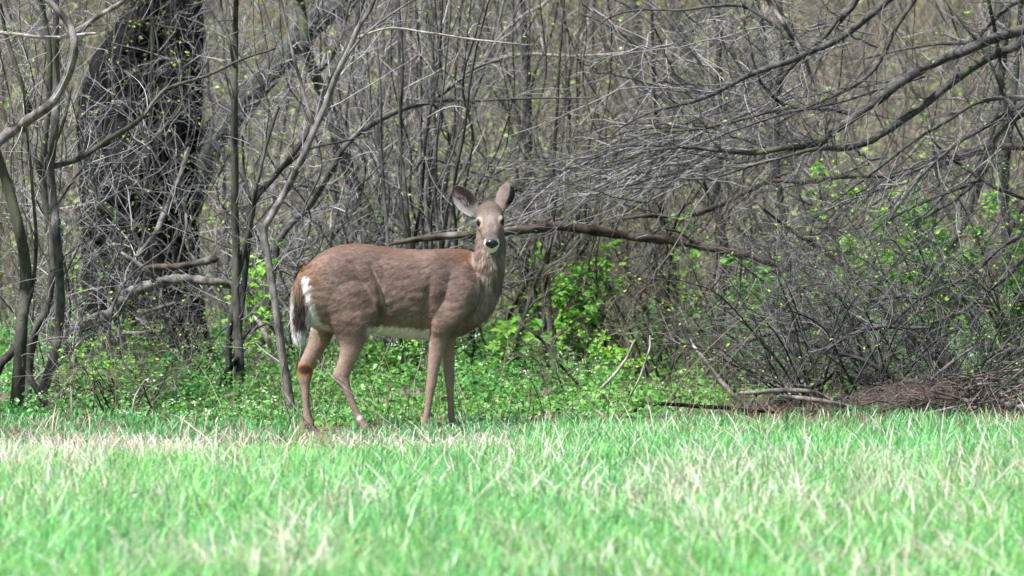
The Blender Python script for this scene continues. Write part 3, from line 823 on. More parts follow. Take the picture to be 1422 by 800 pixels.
# ---------------- multi-stemmed thicket behind the back of the doe
def coppice(name, label, cat, d, base_px, base_py, spread, tops, n, rr, bark, twig, seed, per_m=6, leaf=.05, rise=.8, group=None, length=(.12, .5), sub=6, curve=18):
    rng = np.random.default_rng(seed + 300)
    leaf = leaf * 1.8; per_m = per_m * 1.3
    b = P(base_px, base_py, d); g = float(ground_z(b[0], b[1]))
    root = thing(name, label, cat, (b[0], b[1], g), group)
    for k in range(n):
        f = (k + .5) / n
        bx = base_px + (rng.random() - .5) * spread * .5 + (f - .5) * spread * .5
        tx = base_px + tops[0] + (tops[1] - tops[0]) * f + rng.normal() * 10
        ty = tops[2] + rng.random() * (tops[3] - tops[2])
        m = [(bx + (tx - bx) * s ** 1.15 + rng.normal() * curve * s * (1 - s) * 2, base_py + (ty - base_py) * s, (rr[0] + (rr[1] - rr[0]) * s) * (.7 + .6 * ((k * 37 % 10) / 10))) for s in np.linspace(0, 1, 7)]
        p, r = trace(m, d + rng.normal() * .25, wob=.06, rng=rng, depth_end=rng.normal() * .5)
        p, r = root_down(p, r)
        if rise: p, r = rise_on(p, r, rise * rng.uniform(.5, 1.4), rng, to=.0015)
        st = mesh_obj("stem", stem_mesh(p, r, 7, rng, .04), BARK[bark if rng.random() < .8 else "dark"], root)
        put_twigs(st, twig_layers(p, r, rng, per_m, length, sub, up=.06, rmax=.0030), twig, rng, leaf)
    return root
coppice("shrub", "dense fan of thin upright stems rising behind the middle of the doe's back", "shrub", 29.6, 585, 525, 70, (-75, 110, -10, 60), 15, (4.2, 1.8), "grey", "grey", 1, per_m=7, leaf=.05)
coppice("shrub", "dark upright stems standing close together left of the doe's ear", "shrub", 31.0, 588, 508, 50, (-30, 60, 10, 150), 11, (4.0, 2.0), "dark", "brown", 2, per_m=5, leaf=.03)
coppice("shrub", "loose grey stems fanning out above the doe's rump", "shrub", 31.4, 500, 505, 80, (-80, 70, -10, 120), 12, (3.4, 1.5), "grey", "lilac", 3, per_m=16, leaf=.06)
coppice("shrub", "twiggy whips in front of the great dark trunk", "shrub", 29.6, 215, 510, 120, (-120, 110, -10, 160), 8, (2.2, 1.2), "grey", "lilac", 4, per_m=9, leaf=.14, curve=55, length=(.15, .6), sub=8)
coppice("shrub", "thin whips crowding the dim hollow right of the great trunk", "shrub", 29.9, 330, 515, 120, (-60, 130, -10, 170), 9, (2.2, 1.2), "grey", "lilac", 5, per_m=20, leaf=.08, curve=50)
coppice("shrub", "fine whips springing up among the left edge saplings", "shrub", 27.4, 75, 555, 120, (-110, 80, -10, 250), 12, (2.4, 1.2), "grey", "lilac", 6, per_m=16, leaf=.08, curve=40)
coppice("shrub", "slim brown stems right of the doe's head", "shrub", 30.6, 770, 515, 80, (-50, 120, -10, 150), 12, (3.6, 1.5), "grey", "brown", 7, per_m=8, leaf=.10)
coppice("shrub", "thin upright stems carrying fresh leaves beneath the fallen log", "shrub", 30.2, 815, 500, 70, (-45, 40, 300, 360), 9, (3.6, 2.0), "olive", "olive", 8, per_m=9, leaf=.55, rise=.25)
coppice("shrub", "sparse whips below the right end of the fallen log", "shrub", 31.2, 930, 485, 110, (-70, 90, 120, 330), 11, (3.0, 1.3), "grey", "brown", 9, per_m=9, leaf=.16, rise=.2, curve=40)

# bowed whips that cross one another in every direction
coppice("shrub", "bowed whips crossing over the doe's rump before the mossy trunk", "shrub", 29.2, 430, 528, 90, (-170, 150, 20, 220), 10, (2.4, 1.0), "grey", "lilac", 21, per_m=12, leaf=.08, curve=95)
coppice("shrub", "tangled bowed stems above the middle of the doe's back", "shrub", 30.4, 560, 515, 120, (-220, 190, 20, 230), 12, (2.4, 1.0), "grey", "lilac", 22, per_m=12, leaf=.08, curve=110)
coppice("shrub", "crossing whips behind the ears of the doe", "shrub", 30.9, 665, 512, 110, (-190, 190, -10, 220), 12, (2.2, 1.0), "dark", "grey", 23, per_m=12, leaf=.08, curve=105)
coppice("shrub", "wiry bowed bush filling the gap right of the slim dark trunk", "shrub", 31.3, 790, 508, 130, (-190, 220, -10, 230), 13, (2.2, 1.0), "grey", "brown", 24, per_m=12, leaf=.10, curve=110)
coppice("shrub", "crossing thin stems above the middle of the fallen log", "shrub", 30.8, 930, 510, 140, (-190, 200, -10, 230), 12, (2.2, 1.0), "dark", "brown", 25, per_m=12, leaf=.08, curve=110)
coppice("shrub", "crossing whips behind the lowest mossy limb", "shrub", 31.2, 1120, 508, 150, (-200, 200, -10, 230), 12, (2.2, 1.0), "dark", "grey", 26, per_m=12, leaf=.10, curve=110)
coppice("shrub", "bowed whips before the twig-wrapped black limb at the left", "shrub", 28.6, 150, 540, 110, (-150, 150, 40, 260), 8, (2.0, 1.0), "grey", "lilac", 27, per_m=9, leaf=.10, curve=100)

# ---------------- trunks right of the doe
t = tree("tree", "slim dark trunk standing right behind the doe's head", "tree", 31.9,
     [(722, 505, 9), (723, 470, 8.5), (728, 405, 8), (731, 340, 8), (732, 271, 8), (733, 186, 7.5), (732, 97, 7), (727, 31, 6.5), (722, -15, 6)],
     [[(731, 130, 3), (745, 90, 2.6), (765, 50, 2.2), (775, 5, 2)], [(727, 45, 3), (738, 30, 2.6), (748, 12, 2.4), (752, -10, 2)]], bark="dark", seed=21, rise=3, per_m=6, leaf=.06)
kb, kr = trace([(722, 284, 6), (713, 277, 9.5), (711, 268, 9.5), (716, 258, 7)], 31.75, n=14, wob=0)  # added black lump, stands in for the dark patch beside the ear
mesh_obj("dark_lump", stem_mesh(kb, kr, 12, RNG, .05), BARK["black"], t)
tree("sapling", "grey-green sapling leaning far to the right from behind the doe's chest", "tree", 30.2,
     [(671, 523, 5.5), (684, 490, 5.5), (698, 455, 5.5), (716, 420, 5.3), (734, 386, 5), (750, 369, 4.6), (770, 354, 4.2), (795, 342, 3.6), (818, 333, 3), (860, 300, 2), (900, 268, 1.4)],
     [[(742, 377, 2.6), (760, 350, 2.2), (772, 310, 1.8), (790, 260, 1.4)]], bark="olive", twig="olive", seed=22, per_m=7, leaf=.10)
tree("sapling", "slender green-barked sapling leaning beside the doe's foreleg", "tree", 28.9,
     [(682, 539, 5.2), (697, 513, 5.2), (714, 479, 5), (723, 455, 4.8), (730, 432, 4.6), (740, 402, 4.2), (750, 378, 3.8), (765, 335, 3), (770, 290, 2.4), (780, 230, 1.8)],
     [[(730, 432, 2.4), (748, 415, 2), (775, 405, 1.6), (810, 380, 1.2)]], bark="olive", twig="olive", seed=23, per_m=7, leaf=.10)
tree("sapling", "straight dark sapling half way between the doe and the leafy shrub", "tree", 29.6,
     [(757, 526, 5.5), (755, 467, 5), (756, 405, 4.6), (763, 340, 4.2), (768, 270, 3.8), (772, 200, 3.2), (776, 120, 2.8), (782, 40, 2.2), (785, -10, 2)],
     [[(757, 400, 2.5), (775, 360, 2.2), (800, 320, 1.6)]], bark="dark", twig="brown", seed=24, rise=1.2, per_m=8, leaf=.10)
tree("tree", "dark knotty trunk below the right part of the fallen log", "tree", 31.4,
     [(992, 478, 9.5), (1000, 445, 9), (1007, 417, 9), (1010, 362, 8.5), (1002, 320, 8.5), (997, 270, 7.5), (999, 220, 6.5), (1002, 150, 6), (1000, 80, 5.5), (998, 0, 5), (997, -20, 5)],
     [[(1006, 320, 4), (1020, 280, 3.5), (1035, 240, 3), (1050, 190, 2.5)], [(1000, 300, 3.5), (985, 270, 3), (968, 230, 2.5), (955, 180, 2)]], bark="dark", twig="grey", seed=25, rise=2.5, per_m=8, leaf=.08)
tree("tree", "black leaning trunk standing alone beneath the fallen log", "tree", 33.2,
     [(954, 452, 7), (946, 436, 6.5), (938, 415, 6), (933, 390, 5.6), (929, 370, 5.4), (922, 335, 5), (918, 300, 4.5), (920, 240, 4), (910, 160, 3.5), (905, 60, 3), (902, -10, 3)], [], bark="black", twig="grey", seed=26, rise=1.5, per_m=7, leaf=.05)
tree("tree", "dark trunk rising through the middle of the tangled shrubs", "tree", 30.6,
     [(1104, 518, 9), (1100, 470, 8.5), (1096, 420, 8), (1092, 365, 7.5), (1088, 310, 6.5), (1080, 240, 5.5), (1078, 160, 5), (1084, 80, 4.5), (1080, 0, 4)],
     [[(1094, 390, 3.5), (1075, 350, 3), (1050, 310, 2.5)], [(1096, 420, 3.5), (1125, 385, 3), (1150, 345, 2.5)]], bark="dark", twig="brown", seed=27, rise=2, per_m=9, leaf=.08)
tree("tree", "olive trunk leaning right among the fresh leaves at the right", "tree", 30.9,
     [(1285, 500, 11), (1290, 450, 10.5), (1298, 400, 10), (1310, 365, 10), (1325, 330, 9.5), (1342, 300, 9), (1356, 262, 8.5), (1366, 225, 8), (1378, 180, 7), (1390, 120, 6), (1398, 50, 5.5), (1402, -10, 5)],
     [[(1330, 325, 4), (1310, 290, 3.5), (1300, 250, 3), (1295, 200, 2.5)]], bark="olive", twig="grey", seed=28, rise=2, per_m=9, leaf=.28)
tree("tree", "half-hidden dark trunk at the far right behind the hanging limbs", "tree", 31.6,
     [(1405, 505, 10), (1402, 430, 9.5), (1398, 350, 9), (1396, 280, 8), (1400, 200, 7), (1410, 110, 6), (1416, 20, 5.5), (1418, -15, 5)], [[(1398, 330, 4), (1420, 290, 3.5), (1450, 250, 3)]], bark="dark", twig="grey", seed=29, rise=2, per_m=9, leaf=.20)

# ---------------- the spreading tree whose limbs hang in from the right
R = [
 {"pts": [(1505, 20, 12), (1460, 30, 11), (1422, 41, 10.5), (1385, 52, 10), (1345, 68, 9.5), (1300, 86, 9.3), (1268, 103, 9), (1240, 122, 9.3), (1215, 142, 8.6), (1185, 163, 8), (1160, 181, 7.5), (1141, 196, 7), (1118, 203, 6), (1076, 209, 5.6), (1045, 214, 5.2), (1010, 211, 4.4), (970, 208, 3.8), (935, 207, 3), (890, 214, 2.2), (850, 232, 1.5)], "bend": -.5, "label": "long mossy limb reaching lowest to the left"},
 {"pts": [(1505, 40, 9), (1440, 55, 8.6), (1400, 68, 8.2), (1362, 85, 8), (1322, 114, 7.8), (1290, 140, 7.6), (1255, 165, 7.2), (1230, 182, 6.6), (1205, 198, 6), (1172, 207, 4.6), (1140, 206, 4), (1105, 214, 3), (1060, 226, 2.2), (1000, 245, 1.5)], "bend": -.3},
 {"pts": [(1330, -70, 8), (1280, -32, 7.6), (1235, -2, 7.4), (1212, 18, 7.4), (1190, 36, 7.2), (1166, 54, 7), (1146, 64, 6.6), (1120, 75, 6.4), (1095, 86, 6), (1050, 101, 5.4), (1020, 115, 4.8), (990, 130, 4.2), (960, 142, 3.4), (935, 147, 2.6), (890, 160, 2), (850, 185, 1.4)], "bend": -.6},
 {"pts": [(1225, -60, 6), (1200, -20, 6), (1188, 4, 6), (1176, 20, 5.8), (1160, 38, 5.6), (1146, 55, 5), (1125, 74, 4), (1108, 92, 3), (1085, 120, 2)], "bend": .2},
 {"pts": [(1310, -60, 6), (1285, -22, 5.4), (1268, 2, 5.2), (1260, 14, 5), (1246, 34, 4.8), (1236, 56, 4.6), (1224, 80, 4.4), (1210, 99, 4.2), (1190, 115, 4), (1168, 126, 3.6), (1148, 136, 3.2), (1118, 149, 2.4), (1080, 170, 1.8)], "bend": -.2},
 {"pts": [(1050, -40, 5), (1060, -12, 4.8), (1072, 8, 4.6), (1087, 32, 4.4), (1100, 54, 4.2), (1112, 72, 4), (1125, 105, 3), (1135, 150, 2)], "bark": "dead"},
 {"pts": [(1110, 76, 3.6), (1095, 56, 3.4), (1083, 40, 3.2), (1066, 27, 3.2), (1041, 11, 3), (1017, 6, 2.8), (979, 8, 2.6), (940, 12, 2.3), (890, 11, 2), (850, 20, 1.6), (820, 45, 1.2)]},
 {"pts": [(1190, 160, 4.4), (1170, 155, 4.2), (1152, 151, 4), (1118, 149, 3.8), (1091, 146, 3.6), (1070, 128, 3.2), (1056, 112, 3), (1045, 80, 2.4), (1040, 50, 1.8)]},
 {"pts": [(1095, 150, 3.4), (1070, 155, 3.4), (1048, 161, 3.2), (1010, 171, 3), (971, 180, 2.6), (930, 182, 2.2), (880, 192, 1.8), (830, 215, 1.3)]},
 {"pts": [(1500, 120, 4.4), (1450, 130, 4), (1420, 137, 3.9), (1393, 136, 3.8), (1372, 139, 3.6), (1350, 146, 3.5), (1320, 166, 3.2), (1289, 186, 3), (1261, 206, 2.8), (1234, 229, 2.4), (1200, 256, 2), (1160, 285, 1.5)], "bend": -.4},
 {"pts": [(1500, 110, 4.6), (1440, 138, 4.2), (1397, 159, 4), (1366, 178, 3.8), (1335, 195, 3.4), (1308, 217, 3.2), (1277, 245, 2.8), (1250, 280, 2.3), (1225, 320, 1.6)], "bend": -.5},
 {"pts": [(1500, 130, 4), (1420, 160, 3.8), (1385, 190, 3.8), (1378, 217, 3.6), (1368, 238, 3.5), (1350, 258, 3.4), (1331, 275, 3.2), (1316, 285, 2.8), (1280, 305, 2)], "bend": -.3},
 {"pts": [(1500, 290, 3.8), (1450, 285, 3.6), (1422, 276, 3.4), (1382, 260, 3), (1366, 250, 3), (1350, 240, 2.8), (1322, 220, 2.4), (1290, 190, 1.8)], "free": 1},
 {"pts": [(1360, 248, 2.8), (1345, 258, 2.8), (1320, 267, 2.6), (1289, 279, 2.4), (1250, 298, 2), (1200, 330, 1.5)], "free": 1},
 {"pts": [(1505, 290, 6), (1460, 306, 5.6), (1422, 325, 5.4), (1386, 346, 5), (1355, 377, 4.6), (1320, 395, 4.4), (1285, 410, 4), (1262, 424, 3), (1235, 445, 2)], "bend": -.4},
 {"pts": [(1505, 320, 6), (1460, 340, 5.6), (1422, 358, 5.4), (1397, 385, 5.2), (1366, 408, 5), (1339, 432, 4.6), (1308, 443, 4.2), (1275, 458, 3.2), (1240, 480, 2.2)], "bend": -.3},
 {"pts": [(1500, -40, 6), (1440, -10, 5), (1400, 10, 4.6), (1370, 40, 4), (1345, 60, 3.4), (1300, 62, 2.8), (1250, 70, 2.2), (1200, 82, 1.8)], "bend": .4},
 {"pts": [(1365, -40, 4), (1372, 0, 3.8), (1380, 40, 3.6), (1388, 90, 3.2), (1395, 140, 2.6), (1398, 190, 2)], "free": 1},
 {"pts": [(1300, -20, 3), (1335, 30, 3), (1365, 70, 3), (1385, 110, 2.8), (1405, 160, 2.4), (1430, 210, 2)], "free": 1},
]
for b in R:
    b.setdefault("bias", (-.14, -.02, -.08)); b.setdefault("free", 1)
right_tree = tree("tree", "spreading tree beyond the right edge whose dark limbs hang across", "tree", 28.4,
     [(1560, 560, 42), (1548, 480, 36), (1540, 400, 33), (1532, 300, 31), (1528, 200, 29), (1520, 110, 27), (1512, 40, 24), (1500, -60, 20)],
     R, bark="limb", twig="dark", seed=40, rise=3, per_m=11, b_per_m=16, length=(.2, .8), sub=9, leaf=.025, third=4, up=-.02, wob=.06, sides=14)

def hanging_sprays():
    """Long thin branchlets of the right tree streaming down to the left, in loose parallel sheaves."""
    rng = np.random.default_rng(91)
    paths, rads = [], []
    sheaves = [((1040, 215), (770, 300), 9, 36, 36), ((1000, 212), (745, 265), 9, 32, 38), ((1130, 120), (800, 330), 7, 50, 50), ((940, 205), (715, 330), 6, 40, 50), ((1250, 200), (1050, 330), 8, 44, 50),
               ((980, 150), (760, 190), 5, 40, 50), ((1290, 220), (1180, 340), 8, 40, 50), ((1050, 100), (840, 150), 5, 40, 60), ((1150, 60), (900, 90), 4, 40, 60), ((1350, 200), (1260, 330), 7, 36, 40),
               ((860, 0), (1010, 190), 5, 30, 30), ((930, 0), (1060, 170), 5, 30, 40), ((1080, 10), (1000, 200), 5, 40, 40), ((1290, 20), (1390, 190), 4, 40, 30)]
    for (a, b, n, sa, sb) in sheaves:
        for _ in range(n):
            x0, y0 = a[0] + rng.normal() * sa * 1.8, a[1] + rng.normal() * sa * .7
            x1, y1 = b[0] + rng.normal() * sb * 1.6, b[1] + rng.normal() * sb
            mx, my = (x0 + x1) / 2 + rng.normal() * 16, (y0 + y1) / 2 - 14 - rng.normal() * 16
            d0 = 29.2 + rng.normal() * .3
            p, r = trace([(x0, y0, 2.1), ((x0 + mx) / 2, (y0 + my) / 2 - 4, 1.9), (mx, my, 1.6), ((x1 + mx) / 2, (y1 + my) / 2 + 2, 1.2), (x1, y1, .6)], d0, n=16, wob=.05, rng=rng, depth_end=rng.normal() * .4 - .2)
            p = p + np.cumsum(rng.normal(size=p.shape) * .010, 0)
            paths.append(p); rads.append(r)
    PP, RR = np.array(paths), np.array(rads)
    b, rb = grow(PP, RR, 11, (.12, .6), rng, s0=.05, angle=(.25, 1.0), up=-.02, rel=.6, rmax=.0026, npts=6, bias=(-.12, 0, -.05))
    c, rc = grow(b, rb, 7, (.05, .2), rng, s0=.2, angle=(.3, .9), up=0, rel=.6, rmax=.0018, npts=4)
    bag = Bag()
    add_tubes(bag, PP, RR, twig_cols(len(PP), "dark", rng), 4, rng)
    add_tubes(bag, b, rb, twig_cols(len(b), "grey", rng), 3, rng)
    add_tubes(bag, c, rc, twig_cols(len(c), "grey", rng), 3, rng)
    mesh_obj("hanging_twigs", bag.data("hanging_twigs"), M_TWIG, right_tree, kind="stuff")
hanging_sprays()

# ---------------- logs
stick("fallen_log", "long brown fallen log lying level behind the doe's head", "log", 28.8,
      [(540, 340, 2.5), (565, 335, 4.5), (590, 331, 6), (640, 326, 6.5), (680, 322, 7), (705, 320, 7.5), (740, 316, 8), (780, 312, 8.5), (820, 317, 8.3), (860, 322, 8), (895, 327, 7.8), (940, 331, 7.6), (985, 340, 7.2), (1030, 350, 6.6), (1062, 359, 5.6), (1085, 367, 3)],
      "log", [[(930, 329, 3), (938, 315, 3), (944, 300, 2.4), (952, 285, 1.8)], [(965, 336, 3), (945, 322, 2.6), (925, 318, 2)]], seed=50, sides=14, rough=.15, slim=.78)
stick("fallen_branch", "dark crooked branch lodged above the right end of the brown log", "branch", 30.1,
      [(868, 303, 3), (895, 300, 4), (919, 300, 4.6), (945, 300, 5), (962, 298, 5.2), (989, 289, 5.4), (1016, 277, 5.4), (1045, 262, 5), (1068, 253, 5), (1114, 252, 5), (1150, 248, 5.2), (1188, 244, 5.5), (1250, 244, 6), (1289, 234, 7.5), (1327, 221, 9), (1351, 210, 9), (1385, 205, 8), (1430, 205, 7), (1470, 202, 6)],
      "log", [[(1060, 256, 3), (1075, 248, 3), (1100, 236, 2)]], seed=51, sides=12, rough=.15, slim=.68)
stick("fallen_limb", "weathered grey limb with a knotted elbow lying before the great trunk", "branch", 28.7,
      [(322, 398, 5), (300, 392, 6), (271, 389, 7), (250, 388, 7.5), (229, 390, 8), (208, 396, 8.5), (192, 402, 9), (176, 410, 10), (167, 418, 11.5), (162, 428, 10), (150, 437, 8.5), (132, 446, 8), (109, 453, 7.5), (92, 460, 6), (78, 468, 4)],
      "dead", [[(172, 424, 5), (185, 433, 5.5), (200, 434, 5), (215, 428, 3.5), (240, 418, 2.5)], [(160, 432, 5), (142, 433, 5), (122, 443, 4.4), (104, 450, 3.6), (86, 452, 2.4)],
               [(150, 440, 4), (130, 454, 3.6), (105, 462, 3.2), (86, 470, 2.2)]], seed=52, sides=12, rough=.09)
stick("dead_log", "short cut brown log resting against the great trunk", "log", 29.1, [(204, 371, 3), (212, 372, 4.8), (235, 372, 5.2), (255, 371, 5.2), (280, 367, 5), (297, 364, 5.4), (301, 364, 4)], "log", seed=53, sides=12, rough=.06)
stick("dead_stick", "pale broken stick leaning over the weathered limb", "stick", 28.5, [(169, 351, 2), (178, 358, 3.4), (194, 369, 4), (206, 380, 4.2), (215, 392, 4)], "dead", seed=54)
stick("dead_stick", "grey stick slanting across the dark trunk bark", "stick", 29.3, [(262, 205, 2.4), (254, 232, 3.4), (244, 258, 4.2), (232, 287, 4.4), (216, 322, 4.4), (200, 345, 4.2), (190, 356, 3)], "dead", [[(246, 254, 2.6), (256, 285, 2.6), (258, 320, 2.6), (252, 352, 2.2), (246, 380, 2)]], seed=55)
stick("dead_stick", "slim upright pole standing before the dark trunk", "stick", 29.8, [(192, 500, 2.8), (196, 400, 2.8), (200, 330, 2.8), (205, 250, 2.8), (209, 150, 2.6), (211, 60, 2.6), (212, -20, 2.4)], "dark", seed=56)
stick("dead_branch", "hooked dead branch below the weathered limb", "branch", 28.6, [(170, 463, 2.6), (195, 463, 3), (225, 460, 3), (232, 455, 2.6), (230, 448, 2.4), (205, 447, 2), (190, 440, 1.8)], "dead", seed=57)
stick("dead_branch", "pale fallen branch behind the doe's tail", "branch", 28.3, [(352, 440, 2.5), (362, 450, 4), (372, 470, 4), (380, 492, 3)], "pale", seed=58)
stick("dead_branch", "pale twig arm reaching down toward the herbs by the left saplings", "branch", 26.3, [(118, 468, 2), (100, 488, 2.6), (85, 505, 2.4), (60, 515, 2), (45, 530, 1.6)], "pale", seed=59)

# ---------------- deadfall and sticks in front of the tangle on the right
stick("dead_stick", "long pale stick slanting down into the dry grass", "stick", 26.6, [(944, 450, 2), (957, 472, 2.6), (971, 491, 3), (994, 520, 3.2), (1017, 547, 3.4), (1032, 562, 3.4), (1045, 576, 3)], "pale", seed=60, sides=8)
stick("dead_branch", "forked pale dead branch standing in the white flowers", "branch", 26.3, [(884, 580, 3), (868, 572, 3), (855, 567, 2.8), (843, 555, 2.6), (833, 541, 2.6), (845, 527, 2.5), (856, 514, 2.4), (868, 496, 2.2), (880, 473, 1.6)],
      "pale", [[(860, 569, 2.4), (870, 552, 2.3), (882, 534, 2.2), (893, 512, 2.1), (902, 488, 2), (904, 468, 1.4)]], seed=61, sides=8)
stick("dead_stick", "thin pinkish stick leaning out of the leaning saplings", "stick", 27.2, [(718, 445, 1.6), (740, 462, 2), (757, 478, 2.2), (772, 500, 2.2), (788, 519, 2.2), (803, 535, 2), (820, 552, 1.6)], "log", seed=62)
stick("dead_stick", "short pale stick lying at the edge of the long grass", "stick", 25.9, [(828, 570, 1.8), (838, 578, 2.2), (850, 587, 2.2), (860, 600, 1.8)], "pale", seed=63)
stick("fallen_branch", "black crooked branch lying along the edge of the dry grass", "branch", 26.1, [(866, 582, 2.6), (885, 568, 3), (905, 562, 3), (930, 561, 3), (965, 564, 3.2), (1000, 566, 3.2), (1035, 571, 3), (1065, 573, 2.6), (1100, 578, 2)], "black", [[(870, 578, 2), (905, 588, 2.6), (925, 593, 2)]], seed=64, per_m=3, twig="dark")
stick("fallen_branch", "grey forked branch arching over the black one", "branch", 26.4, [(1028, 546, 2.6), (1050, 545, 3.2), (1076, 542, 3.6), (1103, 541, 3.6), (1126, 543, 3.4), (1146, 549, 2.6), (1160, 556, 1.8)], "dead", [[(1064, 543, 3), (1050, 550, 3.2), (1043, 562, 3), (1040, 574, 2.4)]], seed=65)
stick("fallen_branch", "pale grey branch lying low in the middle of the brush", "branch", 26.3, [(1080, 551, 2.8), (1103, 553, 3.4), (1126, 556, 3.6), (1155, 561, 3.6), (1178, 567, 3.4), (1200, 573, 2.6)], "dead", seed=66)
stick("fallen_branch", "dark branch rising steeply from the heap of fallen sticks", "branch", 26.5, [(1030, 578, 3), (1050, 572, 3.6), (1074, 563, 4), (1092, 556, 4), (1110, 548, 3.8), (1128, 538, 3.2), (1142, 530, 2.6), (1154, 518, 1.8)], "black", seed=67, per_m=4, twig="dark")
stick("fallen_log", "short mossy log lying in the brush beside the dead grass", "log", 26.9, [(1128, 556, 4), (1140, 556, 6), (1165, 556, 6.4), (1190, 556, 6.4), (1215, 554, 6), (1236, 553, 5), (1244, 552, 3)], "limb", seed=68, sides=11)
stick("fallen_branch", "grey branch lying flat at the right edge of the picture", "branch", 26.3, [(1375, 556, 3.4), (1386, 559, 4.6), (1405, 563, 5), (1430, 568, 5), (1460, 572, 4.5)], "dead", seed=69, sides=10)
stick("dead_stick", "pale stick poking out of the heap of dry brush", "stick", 26.7, [(1292, 528, 2.6), (1305, 518, 3), (1322, 506, 3), (1340, 493, 2.4), (1352, 484, 1.6)], "dead", seed=70)
stick("fallen_branch", "long bowed branch arching through the tangle toward the left", "branch", 27.6, [(1282, 414, 2.4), (1250, 412, 3), (1219, 416, 3.2), (1180, 424, 3.6), (1149, 438, 4), (1114, 456, 4.4), (1076, 461, 4.6), (1045, 471, 4.4), (1015, 484, 3.6), (995, 500, 2.6), (980, 520, 1.6)], "limb", seed=71, sides=9, per_m=8, twig="dark")
stick("fallen_branch", "dark branch falling steeply to the right through the tangle", "branch", 27.8, [(1150, 312, 2), (1172, 362, 3.6), (1188, 388, 4), (1204, 408, 4), (1222, 428, 4), (1240, 448, 3.6), (1262, 464, 3), (1280, 486, 2)], "dark", seed=72, per_m=9, twig="dark")
stick("fallen_branch", "dark arching branch low in the tangle above the dead grass", "branch", 27.0, [(1270, 540, 2), (1242, 527, 3.4), (1211, 506, 3.6), (1185, 496, 3.4), (1158, 490, 3), (1130, 478, 2.4), (1100, 470, 1.6)], "dark", seed=73, per_m=9, twig="dark")
stick("fallen_branch", "pale-topped branch bowed over the dark low branch", "branch", 26.9, [(1290, 455, 2), (1262, 455, 3), (1235, 454, 3.4), (1211, 456, 3.4), (1188, 463, 3.2), (1165, 474, 2.6), (1145, 490, 1.8)], "limb", seed=74, per_m=7, twig="dark")
stick("fallen_branch", "reddish branch slanting down from beneath the fallen branch", "branch", 28.2, [(1060, 290, 1.8), (1087, 312, 2.4), (1112, 330, 2.8), (1134, 344, 3), (1160, 362, 3), (1182, 378, 2.8), (1215, 400, 2.4), (1260, 420, 1.8)], "log", seed=75, per_m=9, twig="brown")
stick("dead_stick", "pale grey stick standing upright beyond the log's broken end", "stick", 28.9, [(1022, 378, 1.5), (1030, 350, 1.8), (1026, 410, 1.9), (1018, 450, 2)], "dead", seed=76)

# ---------------- tangled shrubs on the right: arcs of thin dark stems springing from the ground
def tangle(name, label, d, base_px, n, reach, seed, twig="dark", bark="dark", leaf=.03, per_m=15, r=2.0, hmin=60, hmax=260, group=None, base_py=None):
    rng = np.random.default_rng(seed + 700)
    leaf = leaf * 1.6; per_m = per_m * 1.2
    by = base_py or (150 + 11250 / d)
    b = P(base_px, by, d); g = float(ground_z(b[0], b[1]))
    root = thing(name, label, "shrub", (b[0], b[1], g), group)
    for k in range(n):
        sgn = -1 if rng.random() < .68 else 1
        rch = rng.uniform(.35, 1) * reach * sgn
        h = rng.uniform(hmin, hmax)
        x0 = base_px + rng.normal() * 22
        droop = rng.uniform(-.1, .75)
        pts = [(x0 + rch * s, by - h * (1.9 * s - (.9 + droop * .5) * s * s) + rng.normal() * 4, r * (1.15 - .9 * s) * (.7 + .6 * ((k * 7 % 5) / 5))) for s in np.linspace(0, 1, 7)]
        p, rad = trace(pts, d + rng.normal() * .12, n=22, wob=.05, rng=rng, depth_end=rng.normal() * .55)
        p, rad = root_down(p, rad); p = clip_ground(p)
        st = mesh_obj("stem", stem_mesh(p, rad, 6, rng, .04), BARK[bark], root)
        put_twigs(st, twig_layers(p, rad, rng, per_m, (.12, .5), 7, (.05, .22), up=.0, rmax=.003, third=0), twig, rng, leaf)
    return root
tangle("shrub", "low dark tangle of arching stems left of the dead grass heap", 26.9, 1130, 26, 200, 1, leaf=.06, hmin=30)
tangle("shrub", "dark bramble-like tangle behind the reddish dead grass", 27.2, 1230, 30, 220, 2, leaf=.07, hmin=30)
tangle("shrub", "tangle of fine stems below the hanging limbs at right", 27.6, 1330, 30, 230, 3, leaf=.14, hmin=30, hmax=300)
tangle("shrub", "thorny-looking thicket with green leaves at the right edge", 28.3, 1420, 24, 230, 4, leaf=.36, hmin=30, hmax=300)
tangle("shrub", "brownish thin-stemmed bush beyond the pale slanting stick", 28.4, 1050, 20, 190, 5, twig="brown", bark="grey", leaf=.12, hmax=230)
tangle("shrub", "wispy grey bush in the middle of the right thicket", 29.3, 1180, 16, 200, 6, twig="grey", bark="grey", leaf=.12, hmin=140, hmax=330)
tangle("shrub", "small dark bush under the leaning olive trunk", 29.6, 1300, 14, 170, 7, twig="dark", leaf=.35, hmin=100, hmax=300)
tangle("shrub", "airy brown bush beneath the fallen log's middle", 29.8, 900, 11, 150, 8, twig="brown", bark="grey", leaf=.14, hmin=60, hmax=200)
tangle("shrub", "knee-high brown bush growing before the great trunk", 26.2, 165, 18, 95, 9, twig="brown", bark="dark", leaf=.25, hmin=40, hmax=95, r=1.6)
tangle("shrub", "sprawling twiggy bush in the dim hollow beside the great trunk", 28.9, 285, 18, 120, 10, twig="dark", bark="dark", leaf=.06, hmin=60, hmax=170, r=2)
tangle("shrub", "thin dark briar between the bent sapling and the great trunk", 27.9, 250, 9, 120, 11, twig="brown", bark="dark", leaf=.22, hmin=40, hmax=140, r=1.6)
tangle("shrub", "fine grey bush mixed with green buds over the doe's rump", 30.0, 440, 14, 130, 12, twig="lilac", bark="grey", leaf=.10, hmin=140, hmax=330, r=2.2)
